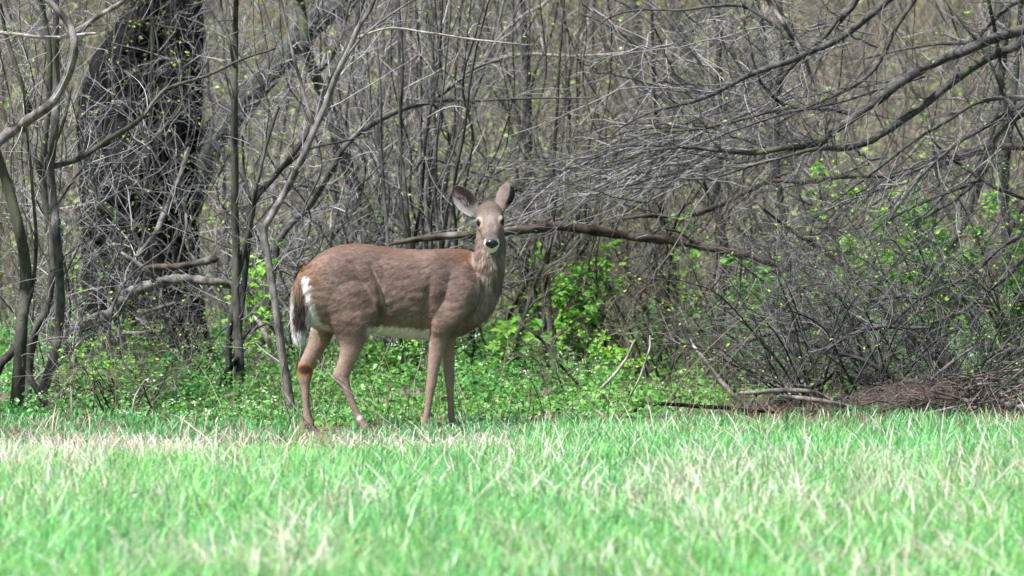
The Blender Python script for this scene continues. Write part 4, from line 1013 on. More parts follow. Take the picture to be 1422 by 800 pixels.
tangle("shrub", "thin brown briar among the white flowers right of the doe", 27.6, 800, 8, 90, 13, twig="brown", bark="grey", leaf=.2, hmin=30, hmax=110, r=1.4)

# ---------------- the heap of brush at the lower right: each stick a part
def brush_heap():
    rng = np.random.default_rng(66)
    c = P(1370, 565, 26.75)
    root = thing("brush_heap", "heap of thin dead sticks piled at the lower right edge", "brush heap", (c[0], c[1], float(ground_z(c[0], c[1]))))
    for k in range(110):
        x = rng.normal(1355, 75); lvl = rng.random()
        y = 574 - lvl * 66 * math.exp(-((x - 1410) / 100) ** 2) + rng.normal() * 3
        L = rng.uniform(40, 130); a = rng.normal() * .35 + (0.12 if rng.random() < .5 else -.3)
        dx, dy = math.cos(a) * L / 2, math.sin(a) * L / 2
        r0 = rng.choice([1.6, 2.2, 3.2, 4.6], p=[.4, .3, .2, .1])
        pts = [(x - dx, y - dy, r0), (x - dx * .3, y - dy * .3 - rng.random() * 4, r0 * .95), (x + dx * .35, y + dy * .35 - rng.random() * 3, r0 * .8), (x + dx, y + dy, r0 * .5)]
        p, r = trace(pts, 26.1 + rng.random() * 1.0, n=9, wob=.05, rng=rng)
        p = clip_ground(p)
        mesh_obj("stick", stem_mesh(p, r, 6, rng, .05), BARK[["dead", "dark", "log", "limb"][k % 4]], root)
    return root
brush_heap()

def dead_grass_heap():
    """Reddish dead stems slumped over the brush."""
    rng = np.random.default_rng(67)
    n = 1500
    a = rng.random(n)
    px = 1285 + rng.normal(size=n) * 42 + (a < .45) * rng.uniform(-230, 150, n); py = 574 - np.abs(rng.normal(size=n)) * 15 * np.exp(-((px - 1290) / 70) ** 2) - rng.random(n) * 9
    d = 26.25 + rng.random(n) * .8
    ang = rng.normal(2.6, .8, n)
    paths = np.empty((n, 5, 3)); L = rng.uniform(.08, .42, n)
    base = np.array([P(a_, b_, c_) for a_, b_, c_ in zip(px, py, d)])
    dirn = np.stack([np.cos(ang), rng.normal(size=n) * .3, np.sin(ang) * .9], 1)
    for k in range(5):
        s = k / 4
        paths[:, k] = base + dirn * (L * s)[:, None] + np.array([0, 0, -1.0]) * (L * .75 * s * s)[:, None]
    paths = clip_ground(paths)
    r = np.linspace(.0022, .001, 5)[None] * rng.uniform(.6, 1.2, (n, 1))
    col = np.array([.135, .102, .090])[None] * rng.uniform(.25, 1.7, (n, 1))
    bag = Bag(); add_tubes(bag, paths, r, col, 3, rng)
    o = mesh_obj("dead_grass", bag.data("dead_grass"), M_STRAW, kind="stuff")
    o["label"] = "slumped reddish dead grass over the brush heap"
dead_grass_heap()

# ---------------- dry stalks and stump at the field edge
STALKS = [("whitish bent stalk with a hooked top left of the bent sapling", 25.9, [(179, 612, 1.8), (182, 580, 1.8), (186, 555, 1.7), (194, 538, 1.6), (201, 528, 1.6), (205, 530, 1.0)]),
          ("straight whitish stalk near the left saplings", 25.9, [(100, 608, 2.0), (99, 575, 2), (98, 535, 1.6)]),
          ("curled pale dead leaf stalk at the left field edge", 25.4, [(127, 628, 2), (133, 605, 2), (142, 588, 2.2), (152, 583, 2.4), (158, 586, 1.2)]),
          ("long straw stalk crossing the doe's hind pasterns", 24.6, [(440, 500, .9), (455, 518, 1.1), (485, 545, 1.2), (520, 575, 1.3), (560, 605, 1.3)]),
          ("pale stalk leaning past the doe's far hind foot", 24.7, [(378, 520, 1.0), (395, 545, 1.3), (415, 572, 1.4), (440, 600, 1.4)]),
          ("thin brown dead stem beside the tall pale stalk", 25.9, [(130, 600, 1.2), (129, 570, 1.2), (132, 540, 1.0), (128, 510, .8)]),
          ("tall straw stem leaning right in front of the dead grass heap", 25.5, [(1272, 596, 1.4), (1283, 575, 1.4), (1292, 555, 1.0)]),
          ("straw stem leaning left in front of the dead grass heap", 25.4, [(1292, 615, 1.5), (1280, 590, 1.4), (1266, 565, 1.0)]),
          ("pale stalk curving out of the litter near the little stump", 25.6, [(795, 622, 1.8), (797, 600, 1.8), (803, 585, 1.4)]),
          ("crooked pale stalk before the forked dead branch", 25.5, [(872, 625, 1.5), (870, 605, 1.4), (874, 588, 1.0)]),
          ("thin dark stem standing in the herbs by the doe's tail", 26.8, [(392, 600, 1.2), (396, 560, 1.2), (402, 520, 1.0)]),
          ("tall dry grass stem in the field below the doe's belly", 24.2, [(728, 640, 1.4), (735, 620, 1.3), (738, 600, .9)])]
for k, (lab, d, pts) in enumerate(STALKS):
    rng = np.random.default_rng(900 + k)
    p, r = trace(pts, d, n=14, wob=.015, rng=rng)
    if p[0][2] < p[-1][2]: p, r = root_down(p, r, 1.0)
    else:
        p, r = p[::-1], r[::-1]; p, r = root_down(p, r, 1.0)
    o = mesh_obj("dry_stalk", stem_mesh(p, r, 6, rng, .06), BARK["pale" if k not in (5, 10) else "dark"])
    tag(o, lab, "stalk")

def stump():
    rng = np.random.default_rng(69)
    d = 26.0
    p, r = trace([(777, 592, 9), (776, 585, 7), (775, 577, 5.2), (774, 570, 4.2), (773, 566, 2.5)], d, n=12, wob=0, rng=rng)
    p, r = root_down(p, r)
    root = thing("stump", "small black broken stump in the litter right of the doe", "stump", tuple(p[0]))
    mesh_obj("trunk", stem_mesh(p, r, 12, rng, .12), BARK["black"], root)
    for s in (-1, 1):
        q, rr = trace([(776 + 4 * s, 588, 3), (776 + 11 * s, 592, 2.6), (776 + 18 * s, 596, 1.5)], d, n=8, wob=.03, rng=rng)
        mesh_obj("root", stem_mesh(clip_ground(q), rr, 8, rng, .1), BARK["black"], root)
stump()

# ---------------- leafy plants that stand out: broad bright leaves
def leafy(label, d, px, py, w, h, n, seed, size=(.02, .045), stems=9, name="plant"):
    rng = np.random.default_rng(seed + 800)
    b = P(px, py, d); g = float(ground_z(b[0], b[1]))
    root = thing(name, label, "plant", (b[0], b[1], g))
    W, H = w * d / FPX, h * d / FPX
    paths, rads = [], []
    for k in range(stems):
        tx = (rng.random() - .5) * W; ty = rng.normal() * .15; hh = H * rng.uniform(.6, 1)
        pp = np.array([[b[0] + tx * .25 + tx * .75 * s ** 1.2, b[1] + ty * s, g + (b[2] - g + hh) * s] for s in np.linspace(0, 1, 8)]) + rng.normal(size=(8, 3)) * .006
        paths.append(pp); rads.append(np.linspace(.004, .0015, 8))
    PP, RR = np.array(paths), np.array(rads)
    a, ra = grow(PP, RR, 14, (.05, .2), rng, s0=.25, up=.25, rmax=.002, npts=5)
    sb = Bag(); add_tubes(sb, PP, RR, twig_cols(stems, "olive", rng), 4, rng); add_tubes(sb, a, ra, twig_cols(len(a), "olive", rng), 3, rng)
    mesh_obj("stems", sb.data("stems"), M_TWIG, root, kind="stuff")
    lb = Bag()
    k = rng.integers(0, len(a), n); j = rng.integers(1, 5, n)
    p = a[k, j] + rng.normal(size=(n, 3)) * .012
    hmix = rng.random((n, 1)) * .7 + .3 * rng.random()
    col = (np.array([.10, .38, .050]) * (1 - hmix) + np.array([.30, .52, .065]) * hmix) * rng.uniform(.7, 1.25, (n, 1))
    V, t, c = leaf_faces(p, rng.uniform(*size, n), np.array([0, -.5, .8]) + rng.normal(size=(n, 3)) * .5, rng.uniform(0, 6.28, n), col, rng, ratio=.65)
    lb.add(V, None, t, c)
    mesh_obj("leaves", lb.data("leaves", False), M_LEAF, root, kind="stuff")
LEAFY = [("leafy green bush beneath the left end of the fallen log", 29.6, 800, 520, 90, 170, 700), ("green shoot with bright leaves against the great trunk's left side", 29.5, 105, 505, 40, 150, 130),
         ("yellow-green seedling at the foot of the great trunk", 28.9, 205, 520, 80, 90, 200), ("bright leafy sprig beside the twin-stemmed sapling", 28.6, 352, 520, 50, 190, 260),
         ("fresh green bush seen beneath the doe's belly", 29.5, 545, 520, 90, 60, 420), ("glossy broad-leaved plant between the leaning saplings", 29.2, 715, 515, 60, 60, 160),
         ("sprig of yellow-green leaves above the fallen log", 29.6, 952, 480, 40, 200, 150), ("scattering of new leaves under the hanging limbs", 30.0, 1170, 500, 150, 260, 800),
         ("cloud of bright new leaves behind the lower right limbs", 29.8, 1300, 505, 160, 240, 1500), ("dense green leaves at the right edge above the brush", 28.9, 1385, 520, 140, 200, 1500),
         ("new leaves low in the middle of the tangle", 29.9, 1080, 505, 150, 150, 800), ("green leaves showing by the doe's chest", 30.3, 735, 500, 60, 110, 160),
         ("small yellowish sprig over the doe's back", 30.8, 500, 510, 60, 240, 150), ("leafy low bush at the far left edge", 27.0, 140, 560, 120, 60, 260), ("leafy bush among the flowers right of the doe", 28.3, 850, 545, 90, 70, 320)]
for k, (lab, d, px, py, w, h, n) in enumerate(LEAFY):
    leafy(lab, d, px, py, w, h, n, k, size=(.05, .11) if "broad" in lab else (.026, .058) if k in (0, 3, 6, 7, 8, 9, 10) else (.02, .045))

# ---------------- the wood behind: saplings one can still tell apart, then trunks on the slope
def plain_sapling(rng, d, x, h, r, lean, bark, twig, leaf, label, cat, group, name, per_m=5, length=(.2, .8), sub=5, sides=7):
    g = float(ground_z(x, d))
    n = 16
    s = np.linspace(0, 1, n)
    sway = np.cumsum(rng.normal(size=(n, 2)) * .012, 0) * h * .5
    path = np.stack([x + lean * h * s ** 1.3 + sway[:, 0], d + sway[:, 1], g - .05 + h * s], 1)
    rad = r * (1.15 - .8 * s)
    root = thing(name, label, cat, (x, d, g), group)
    tk = mesh_obj("trunk", stem_mesh(path, rad, sides, rng, .04), BARK[bark], root)
    lay = twig_layers(path, rad, rng, per_m, length, sub, up=.2, rmax=.006 if r > .03 else .0035)
    put_twigs(tk, lay, twig, rng, leaf, (.02, .04), 2)
    return root
def behind():
    rng = np.random.default_rng(123)
    kinds = [("grey", "grey", "thin grey sapling in the thicket behind the doe"), ("grey", "brown", "thin brownish sapling in the thicket behind the doe"), ("dark", "grey", "thin dark sapling in the thicket behind the doe"), ("olive", "lilac", "thin greenish sapling in the thicket behind the doe")]
    for k in range(64):
        d = rng.uniform(31.5, 40)
        x = rng.uniform(-1, 1) * (d * .0948 + .25)
        b, t, lab = kinds[rng.choice(4, p=[.4, .25, .15, .2])]
        plain_sapling(rng, d, x, rng.uniform(2.6, 4.6), rng.choice([.006, .009, .014, .024], p=[.35, .3, .25, .1]), rng.normal() * .30, b, t, .09, lab, "sapling", "saplings in the thicket behind the doe", "sapling", per_m=9, length=(.2, .8), sub=6)
    for k in range(46):
        d = rng.uniform(41, 78)
        x = rng.uniform(-1, 1) * (d * .0948 + .6)
        r = rng.choice([.025, .045, .08, .13], p=[.35, .35, .2, .1])
        plain_sapling(rng, d, x, rng.uniform(4, 9), r, rng.normal() * .09, "far", "grey", .10, "blurred bare trunk on the slope far behind", "tree", "bare trees on the slope far behind", "tree", per_m=6, length=(.4, 1.6), sub=3)
    # the brush between them reads as one grey-brown mass
    n = 11000
    d = 33 + 42 * rng.random(n) ** 1.2
    x = rng.uniform(-1, 1, n) * (d * .0948 + .7)
    h = rng.gamma(4, .34, n) * (.8 + .5 * (d > 42)); lean = rng.normal(size=n) * .45; ly = rng.normal(size=n) * .2
    s = np.linspace(0, 1, 6)
    path = np.stack([x[:, None] + (lean * h)[:, None] * s ** 1.4, d[:, None] + (ly * h)[:, None] * s ** 1.4, ground_z(x, d)[:, None] + h[:, None] * s], -1)
    path += np.cumsum(rng.normal(size=path.shape) * .018, 1)
    rad = (rng.uniform(.0018, .0048, n) * (1 + (d - 33) / 45))[:, None] * np.linspace(1, .35, 6)
    b, rb = grow(path, rad, 2.6, (.15, .8), rng, s0=.2, up=.15, rmax=.005, npts=5)
    keep = rng.random(len(b)) < min(1.0, 26000 / max(len(b), 1)); b, rb = b[keep], rb[keep]
    bag = Bag()
    cols = np.where((rng.random(n) < .5)[:, None], twig_cols(n, "brown", rng), twig_cols(n, "olive", rng) * 1.3)
    add_tubes(bag, path, rad, cols, 3, rng)
    add_tubes(bag, b, np.maximum(rb, .0022), np.where((rng.random(len(b)) < .5)[:, None], twig_cols(len(b), "brown", rng), twig_cols(len(b), "straw", rng) * .75), 3, rng)
    o = mesh_obj("undergrowth", bag.data("undergrowth"), M_TWIG, kind="stuff"); o["label"] = "grey-brown brush filling the wood behind"
    lb = Bag()
    m = 42000
    k = rng.integers(0, len(path), m); j = rng.integers(2, 6, m)
    sel = rng.random(m) < (.30 + .70 * smooth(.40, .60, vnoise(x[k] * 1.1, path[k, j][:, 2] * 1.4, 77)))
    k, j = k[sel], j[sel]; m = len(k)
    hmix = rng.random((m, 1))
    col = (np.array([.21, .36, .07]) * (1 - hmix) + np.array([.36, .44, .14]) * hmix) * rng.uniform(.7, 1.2, (m, 1))
    V, t, c = leaf_faces(path[k, j] + rng.normal(size=(m, 3)) * .05, rng.uniform(.025, .06, m), np.array([0, -.5, .8]) + rng.normal(size=(m, 3)) * .5, rng.uniform(0, 6.28, m), col, rng, ratio=.7)
    lb.add(V, None, t, c)
    o = mesh_obj("young_leaves", lb.data("young_leaves", False), M_LEAF, kind="stuff"); o["label"] = "scattered yellow-green young leaves in the brush behind"
behind()
# ------------------------------------------------------------------ the doe
D_DEER = 25.0
DEER_AT = np.array([(560 - 711) / 300.0, D_DEER, 0.0])
def dpt(px, py, dy):                                   # doe's own frame: metres, x along her flank, z up from the ground
    return np.array([(px - 560) / 300.0, dy, (600 - py) / 300.0])

def body_dy(px):                                       # she stands with her rump turned a little towards the viewer
    return np.interp(px, [405, 690], [-0.13, 0.10])

def loft(rings, n_around=28):
    """rings: (M, 3 centre, 3 axis a, 3 axis b) -> closed tube with capped ends."""
    a = np.linspace(0, 2 * np.pi, n_around, endpoint=False)
    ca, sa = np.cos(a), np.sin(a)
    e = 2 / 2.25
    ca = np.sign(ca) * np.abs(ca) ** e; sa = np.sign(sa) * np.abs(sa) ** e
    V = []
    for r in rings:
        c, ax, bx = r[0:3], r[3:6], r[6:9]
        V.append(c + ca[:, None] * ax + sa[:, None] * bx)
    M = len(rings)
    V = np.array(V).reshape(-1, 3)
    idx = np.arange(M * n_around).reshape(M, n_around)
    q = np.stack([idx[:-1], np.roll(idx[:-1], -1, 1), np.roll(idx[1:], -1, 1), idx[1:]], -1).reshape(-1, 4)
    c0, c1 = len(V), len(V) + 1
    V = np.vstack([V, rings[0][0:3], rings[-1][0:3]])
    t0 = np.stack([np.full(n_around, c0), np.roll(idx[0], -1), idx[0]], -1)
    t1 = np.stack([np.full(n_around, c1), idx[-1], np.roll(idx[-1], -1)], -1)
    return V, q, np.vstack([t0, t1])

def rings_vertical(rows):
    """Trunk sections: px, top, bottom, half width (m) -> rings across the body axis."""
    r = spline(np.array(rows, float), 60)
    out = []
    for px, top, bot, w in r:
        c = dpt(px, (top + bot) / 2, body_dy(px)); h = max((bot - top) / 600.0, 0.004)
        out.append(np.concatenate([c, [0.12 * w, w, 0], [0, 0, h]]))
    return out

def rings_level(rows, n=40):
    """Limb sections: px, py, dy, half length along x, half width along y (m) -> level rings."""
    r = spline(np.array(rows, float), n)
    return [np.concatenate([dpt(px, py, dy), [rx, 0, 0], [0, ry, 0]]) for px, py, dy, rx, ry in r]

NEAR_HIND = [(482, 395, -.13, .130, .060), (486, 425, -.15, .135, .075), (489, 447, -.155, .105, .070), (491, 464, -.155, .076, .060), (489.5, 478, -.155, .056, .048),
             (486, 492, -.155, .046, .040), (480, 507, -.155, .040, .033), (475, 520, -.155, .041, .030), (479.5, 532, -.155, .027, .025), (485, 545, -.155, .0205, .021),
             (493, 564, -.155, .0185, .019), (502, 582, -.155, .020, .020), (509, 592, -.155, .0235, .023), (515, 598, -.155, .019, .021)]
FAR_HIND = [(452, 405, .03, .080, .060), (452, 432, .04, .075, .065), (449, 455, .05, .058, .055), (441, 478, .05, .050, .046), (431, 497, .05, .044, .037),
            (424, 511, .05, .040, .030), (422.5, 524, .05, .033, .027), (423, 540, .05, .0205, .021), (424, 560, .05, .0175, .019), (426, 577, .05, .0185, .019), (428, 587, .05, .0215, .022), (431, 594, .05, .018, .020)]
NEAR_FORE = [(645, 380, -.02, .075, .045), (636, 410, -.045, .095, .060), (626, 435, -.065, .085, .060), (615, 455, -.075, .058, .050), (608.5, 474, -.075, .043, .040), (604.5, 496, -.075, .034, .031),
             (601, 518, -.075, .0255, .026), (600, 531, -.075, .0245, .026), (597.5, 545, -.075, .0195, .020), (594.5, 566, -.075, .0165, .0175), (591.5, 582, -.075, .0175, .018), (590.5, 590, -.075, .0205, .020), (593, 597, -.075, .017, .019)]
FAR_FORE = [(640, 420, .12, .060, .050), (629, 450, .125, .045, .045), (623, 474, .125, .032, .036), (622.5, 496, .125, .0285, .030), (623, 518, .125, .0255, .026), (624, 533, .125, .0215, .024),
            (624.5, 550, .125, .0165, .019), (625.5, 570, .125, .0150, .017), (626.5, 584, .125, .0175, .019), (629, 593, .125, .0155, .018)]

# head: an axis from the back of the skull to the nose, pointing at the viewer and down
H_B = dpt(679.0, 289, 0.055); H_N = dpt(683.2, 340, -0.185)
H_A = H_N - H_B; H_LEN = float(np.linalg.norm(H_A)); H_A = H_A / H_LEN
H_X = np.array([1.0, 0, 0]); H_X = H_X - H_A * (H_X @ H_A); H_X /= np.linalg.norm(H_X)
H_U = np.cross(H_A, H_X); H_U = H_U if H_U[2] > 0 else -H_U
def hpt(t, x, u): return H_B + H_A * (t * H_LEN) + H_X * x + H_U * u
EYES = [hpt(0.50, -0.0535, 0.024), hpt(0.50, 0.0535, 0.026)]

def build_body():
    bag = Bag()
    def put(v): bag.add(v[0], v[1], v[2])
    put(loft(rings_vertical([(416, 392, 418, .035), (421, 380, 434, .075), (432, 364, 448, .112), (450, 349, 459, .135), (475, 340, 464, .148), (502, 338, 461, .152), (530, 342, 464, .158),
                             (560, 346, 469, .166), (590, 347, 472, .163), (617, 346, 472, .150), (642, 347, 467, .132), (660, 352, 456, .110), (676, 366, 440, .085), (688, 384, 418, .045)])))
    put(loft(rings_level(NEAR_HIND, 60))); put(loft(rings_level(FAR_HIND, 56)))
    put(loft(rings_level(NEAR_FORE, 56))); put(loft(rings_level(FAR_FORE, 50)))
    # shoulder blade and haunch muscles standing a little proud of the trunk
    put(loft(rings_level([(640, 362, .0, .03, .02), (641, 372, -.02, .055, .05), (640, 392, -.035, .075, .065), (636, 415, -.05, .082, .066), (628, 438, -.06, .07, .06), (622, 452, -.06, .03, .03)])))
    put(loft(rings_level([(472, 352, -.08, .05, .03), (474, 368, -.12, .10, .055), (477, 392, -.145, .135, .070), (480, 415, -.155, .145, .074), (485, 438, -.155, .12, .066), (489, 455, -.15, .06, .04)])))
    # neck and brisket
    put(loft(rings_level([(648, 455, .05, .05, .07), (655, 440, .06, .080, .10), (661, 420, .07, .094, .110), (667, 402, .065, .094, .102), (673, 385, .05, .084, .092), (678, 366, .035, .075, .082),
                          (681, 347, .03, .070, .074), (681, 328, .035, .065, .066), (680, 308, .045, .058, .058), (679.5, 293, .05, .050, .045)])))
    # skull, muzzle, jaw
    prof = [(0.0, .030, .028, .0), (.06, .047, .044, .004), (.18, .060, .058, .006), (.32, .0655, .062, .006), (.46, .0640, .058, .004), (.58, .0535, .051, .001), (.70, .0430, .043, -.003),
            (.82, .0385, .037, -.005), (.92, .0365, .032, -.006), (.975, .030, .024, -.006), (1.0, .018, .014, -.006)]
    r = spline(np.array(prof), 44)
    put(loft([np.concatenate([hpt(t, 0, o), H_X * w, H_U * h]) for t, w, h, o in r]))
    jaw = [(.22, .040, .030, -.035), (.4, .043, .030, -.045), (.6, .034, .024, -.040), (.8, .029, .020, -.035), (.92, .026, .017, -.035), (.975, .018, .012, -.034), (.995, .008, .006, -.033)]
    r = spline(np.array(jaw), 24)
    put(loft([np.concatenate([hpt(t, 0, o), H_X * w, H_U * h]) for t, w, h, o in r]))
    for s in (-1, 1):                                   # brow ridges
        r = [(.38, .010, .008), (.44, .018, .014), (.50, .019, .015), (.56, .012, .009)]
        put(loft([np.concatenate([hpt(t, s * .041, .036), H_X * w, H_U * h]) for t, w, h in spline(np.array(r), 14)]))
    me = bag.data("body_raw")
    o = bpy.data.objects.new("body_raw", me); COL.objects.link(o)
    md = o.modifiers.new("voxels", "REMESH"); md.mode = "VOXEL"; md.voxel_size = 0.0065
    dg = bpy.context.evaluated_depsgraph_get()
    m2 = bpy.data.meshes.new_from_object(o.evaluated_get(dg))
    bpy.data.objects.remove(o); bpy.data.meshes.remove(me)
    n = len(m2.vertices)
    co = np.empty(n * 3, np.float32); m2.vertices.foreach_get("co", co); co = co.reshape(-1, 3).astype(float)
    ed = np.empty(len(m2.edges) * 2, np.int32); m2.edges.foreach_get("vertices", ed); ed = ed.reshape(-1, 2)
    # keep the outer skin only
    lab = np.arange(n)
    for _ in range(4000):
        m = np.minimum(lab[ed[:, 0]], lab[ed[:, 1]])
        new = lab.copy()
        np.minimum.at(new, ed[:, 0], m); np.minimum.at(new, ed[:, 1], m)
        new = new[new]
        if (new == lab).all(): break
        lab = new
    keep = lab == np.bincount(lab).argmax()
    npoly = len(m2.polygons)
    ls = np.empty(npoly, np.int32); m2.polygons.foreach_get("loop_start", ls)
    lt = np.empty(npoly, np.int32); m2.polygons.foreach_get("loop_total", lt)
    lv = np.empty(len(m2.loops), np.int32); m2.loops.foreach_get("vertex_index", lv)
    quads = lv[ls[lt == 4][:, None] + np.arange(4)]
    tri = lv[ls[lt == 3][:, None] + np.arange(3)] if (lt == 3).any() else np.zeros((0, 3), int)
    deg = np.bincount(ed.ravel(), minlength=n)[:, None]
    for k in range(5):
        s = np.zeros_like(co)
        np.add.at(s, ed[:, 0], co[ed[:, 1]]); np.add.at(s, ed[:, 1], co[ed[:, 0]])
        f = 0.5 if k % 2 == 0 else -0.30
        co = co + f * (s / np.maximum(deg, 1) - co)
    remap = -np.ones(n, int); remap[keep] = np.arange(keep.sum())
    co = co[keep]; quads = remap[quads]; quads = quads[(quads >= 0).all(1)]
    tri = remap[tri]; tri = tri[(tri >= 0).all(1)] if len(tri) else tri
    bpy.data.meshes.remove(m2)
    return co, quads, tri

def vert_normals(co, quads):
    fn = np.cross(co[quads[:, 2]] - co[quads[:, 0]], co[quads[:, 3]] - co[quads[:, 1]])
    vn = np.zeros_like(co)
    for k in range(4): np.add.at(vn, quads[:, k], fn)
    return unit(vn)

def top_line(px): return np.interp(px, [410, 421, 432, 450, 475, 502, 530, 560, 590, 617, 645, 660], [395, 378, 364, 349, 340, 338, 342, 346, 347, 346, 346, 346])

def coat(co):
    """The doe's coat colour at points of her own frame (fur patches, plus light and shade painted along the flank fold)."""
    x, y, z = co[:, 0], co[:, 1], co[:, 2]
    px = x * 300 + 560; py = 600 - z * 300
    n1 = vnoise(px / 22, py / 14, 21); n2 = vnoise(px / 7, py / 4, 22); n3 = vnoise(px / 3.2 + py / 9, py / 2.2, 23)
    C = np.array([0.185, 0.126, 0.106])[None] * (0.68 + 0.48 * n1 + 0.28 * n2 + .20 * n3)[:, None]
    def lay(col, f):
        nonlocal C
        f = np.clip(f, 0, 1)[:, None]
        C = C * (1 - f) + np.asarray(col)[None] * f
    lay((0.25, 0.165, 0.115), smooth(485, 430, px + (n1 - .5) * 40) * smooth(400, 350, np.abs(py - 60)) * .55)
    wob = (n2 - 0.5) * 8 + (n1 - .5) * 8
    torso = smooth(655, 640, px)
    below = py - top_line(px)
    lay((0.19, 0.118, 0.082), smooth(14, 1, below + wob) * torso * .7)             # warm line of the back
    lay((0.23, 0.125, 0.068), smooth(40, 5, np.hypot((px - 652) * .9, (py - 352) * 1.6) + wob) * .8)   # rusty nape
    lay((0.20, 0.12, 0.075), smooth(30, 5, np.hypot(px - 432, (py - 372) * .8) + wob) * .8)
    lay((0.100, 0.068, 0.062), smooth(40, 8, np.hypot((px - 500) / 1.3, py - 372) + wob) * .5)          # greyer saddle
    lay((0.105, 0.070, 0.064), smooth(34, 8, np.hypot(px - 626, (py - 372) / 1.0) + wob) * .6)
    lay((0.22, 0.145, 0.092), smooth(430, 450, py + wob * .6) * smooth(528, 545, px) * smooth(602, 588, px) * .8)
    lay((0.24, 0.16, 0.105), smooth(14, 3, np.hypot((px - 602) * .8, (py - 452) * .7)) * .7)
    # legs: paler, pinker towards the feet
    lay((0.33, 0.235, 0.195), smooth(450, 495, py) * .85)
    lay((0.27, 0.185, 0.16), smooth(535, 560, py) * .6)
    lay((0.13, 0.09, 0.075), smooth(585, 596, py) * .6)
    # dark rim of the brisket, flank fold with its light edge and shade painted in
    lay((0.11, 0.075, 0.065), smooth(30, 6, np.hypot(px - 655, (py - 455) * 1.3)) * .6)
    fold = np.abs(px - (np.interp(py, [368, 395, 425, 450], [516, 527, 532, 528]) + 2))
    lay((0.42, 0.32, 0.25), smooth(3.6, 1.2, fold) * smooth(362, 380, py) * smooth(432, 412, py) * (y < 0.02) * .85)
    lay((0.08, 0.055, 0.05), smooth(6, 1, np.hypot(px - 531, (py - 428) / 2.2)) * .7 * (y < 0.02))
    # white belly
    edge = np.interp(px, [505, 520, 560, 598, 612], [455, 449, 452, 456, 468])
    lay((0.74, 0.70, 0.66), smooth(-2, 3, py - edge + (n3 - .5) * 5) * smooth(508, 518, px) * smooth(600, 595, px) * smooth(482, 477, py))
    # white rump and inner thigh
    ed = np.interp(py, [366, 380, 405, 430, 446, 458, 475], [422, 433, 437, 443, 452, 463, 440])
    lay((0.62, 0.60, 0.59), smooth(3, -3, px - ed + (n3 - .5) * 4) * smooth(372, 380, py) * smooth(462, 448, py))
    lay((0.42, 0.32, 0.26), smooth(3, -3, px - 452) * smooth(446, 456, py) * smooth(482, 462, py) * .55)
    # tarsal gland on the far hock, small white patch on the near pastern
    hk = np.hypot((px - 423) / 1.0, (py - 514) / .75)
    far = (y > -0.03)
    lay((0.40, 0.21, 0.08), smooth(20, 7, hk) * far * .95)
    lay((0.035, 0.022, 0.015), smooth(13, 5, hk + wob * .25) * far * .95)
    lay((0.68, 0.66, 0.66), smooth(5, 2.5, np.hypot(px - 500, (py - 577) * .9)) * (y < -.1))
    # neck and head
    neck = smooth(652, 664, px) * smooth(452, 425, py)
    lay((0.20, 0.152, 0.130), neck * .85)
    stk = vnoise(px / 1.9, py / 15, 31)
    lay((0.36, 0.30, 0.265), neck * smooth(.55, .9, stk) * smooth(335, 355, py) * .75)
    lay((0.15, 0.105, 0.085), neck * smooth(.45, .1, stk) * smooth(330, 350, py) * .6)
    rel = co - H_B
    t = rel @ H_A / H_LEN; hx = rel @ H_X; hu = rel @ H_U
    rad = np.hypot(hx, hu)
    head = smooth(-.1, .05, t) * smooth(.095, .08, rad)
    front = head * smooth(.16, .26, t)
    lay((0.175, 0.138, 0.122), head * .9)
    lay((0.105, 0.074, 0.058), head * smooth(.0, .12, t) * smooth(.46, .3, t) * smooth(.02, .045, hu) * .85)          # crown of the forehead
    lay((0.26, 0.22, 0.205), front * smooth(.03, .012, np.abs(hx)) * smooth(.44, .52, t) * smooth(.78, .68, t) * (hu > 0) * .6)
    lay((0.13, 0.105, 0.10), front * smooth(.020, .008, np.abs(hx)) * smooth(.58, .68, t) * smooth(-.01, .02, hu) * .85)
    lay((0.25, 0.165, 0.115), front * smooth(.022, .034, np.abs(hx)) * smooth(.56, .64, t) * smooth(.85, .75, t) * .6)
    lay((0.09, 0.075, 0.07), head * smooth(.74, .82, t) * smooth(.0, .012, hu) * .8)
    lay((0.70, 0.68, 0.66), head * smooth(.885, .91, t + .9 * np.maximum(-hu, 0)) * (1 - smooth(.008, .014, hu) * smooth(.034, .022, np.abs(hx))))
    lay((0.68, 0.66, 0.63), head * smooth(.70, .80, t) * smooth(-.024, -.034, hu))
    for e in EYES:
        de = np.linalg.norm((co - e) * np.array([1, .8, 1.0]), axis=1)
        lay((0.40, 0.35, 0.32), smooth(.034, .023, de) * head * .85)
        lay((0.04, 0.03, 0.027), smooth(.0225, .0180, de) * head)
    return np.clip(C, 0.01, 0.9)

def ellipsoid(center, ax, nu=20, nv=14, flat=None):
    u = np.linspace(0, 2 * np.pi, nu, endpoint=False); v = np.linspace(0.001, np.pi - .001, nv)
    U, W = np.meshgrid(u, v)
    d = np.stack([np.cos(U) * np.sin(W), np.sin(U) * np.sin(W), np.cos(W)], -1)
    V = center + d @ np.asarray(ax)
    idx = np.arange(nu * nv).reshape(nv, nu)
    q = np.stack([idx[:-1], idx[1:], np.roll(idx[1:], -1, 1), np.roll(idx[:-1], -1, 1)], -1).reshape(-1, 4)
    return V.reshape(-1, 3), q

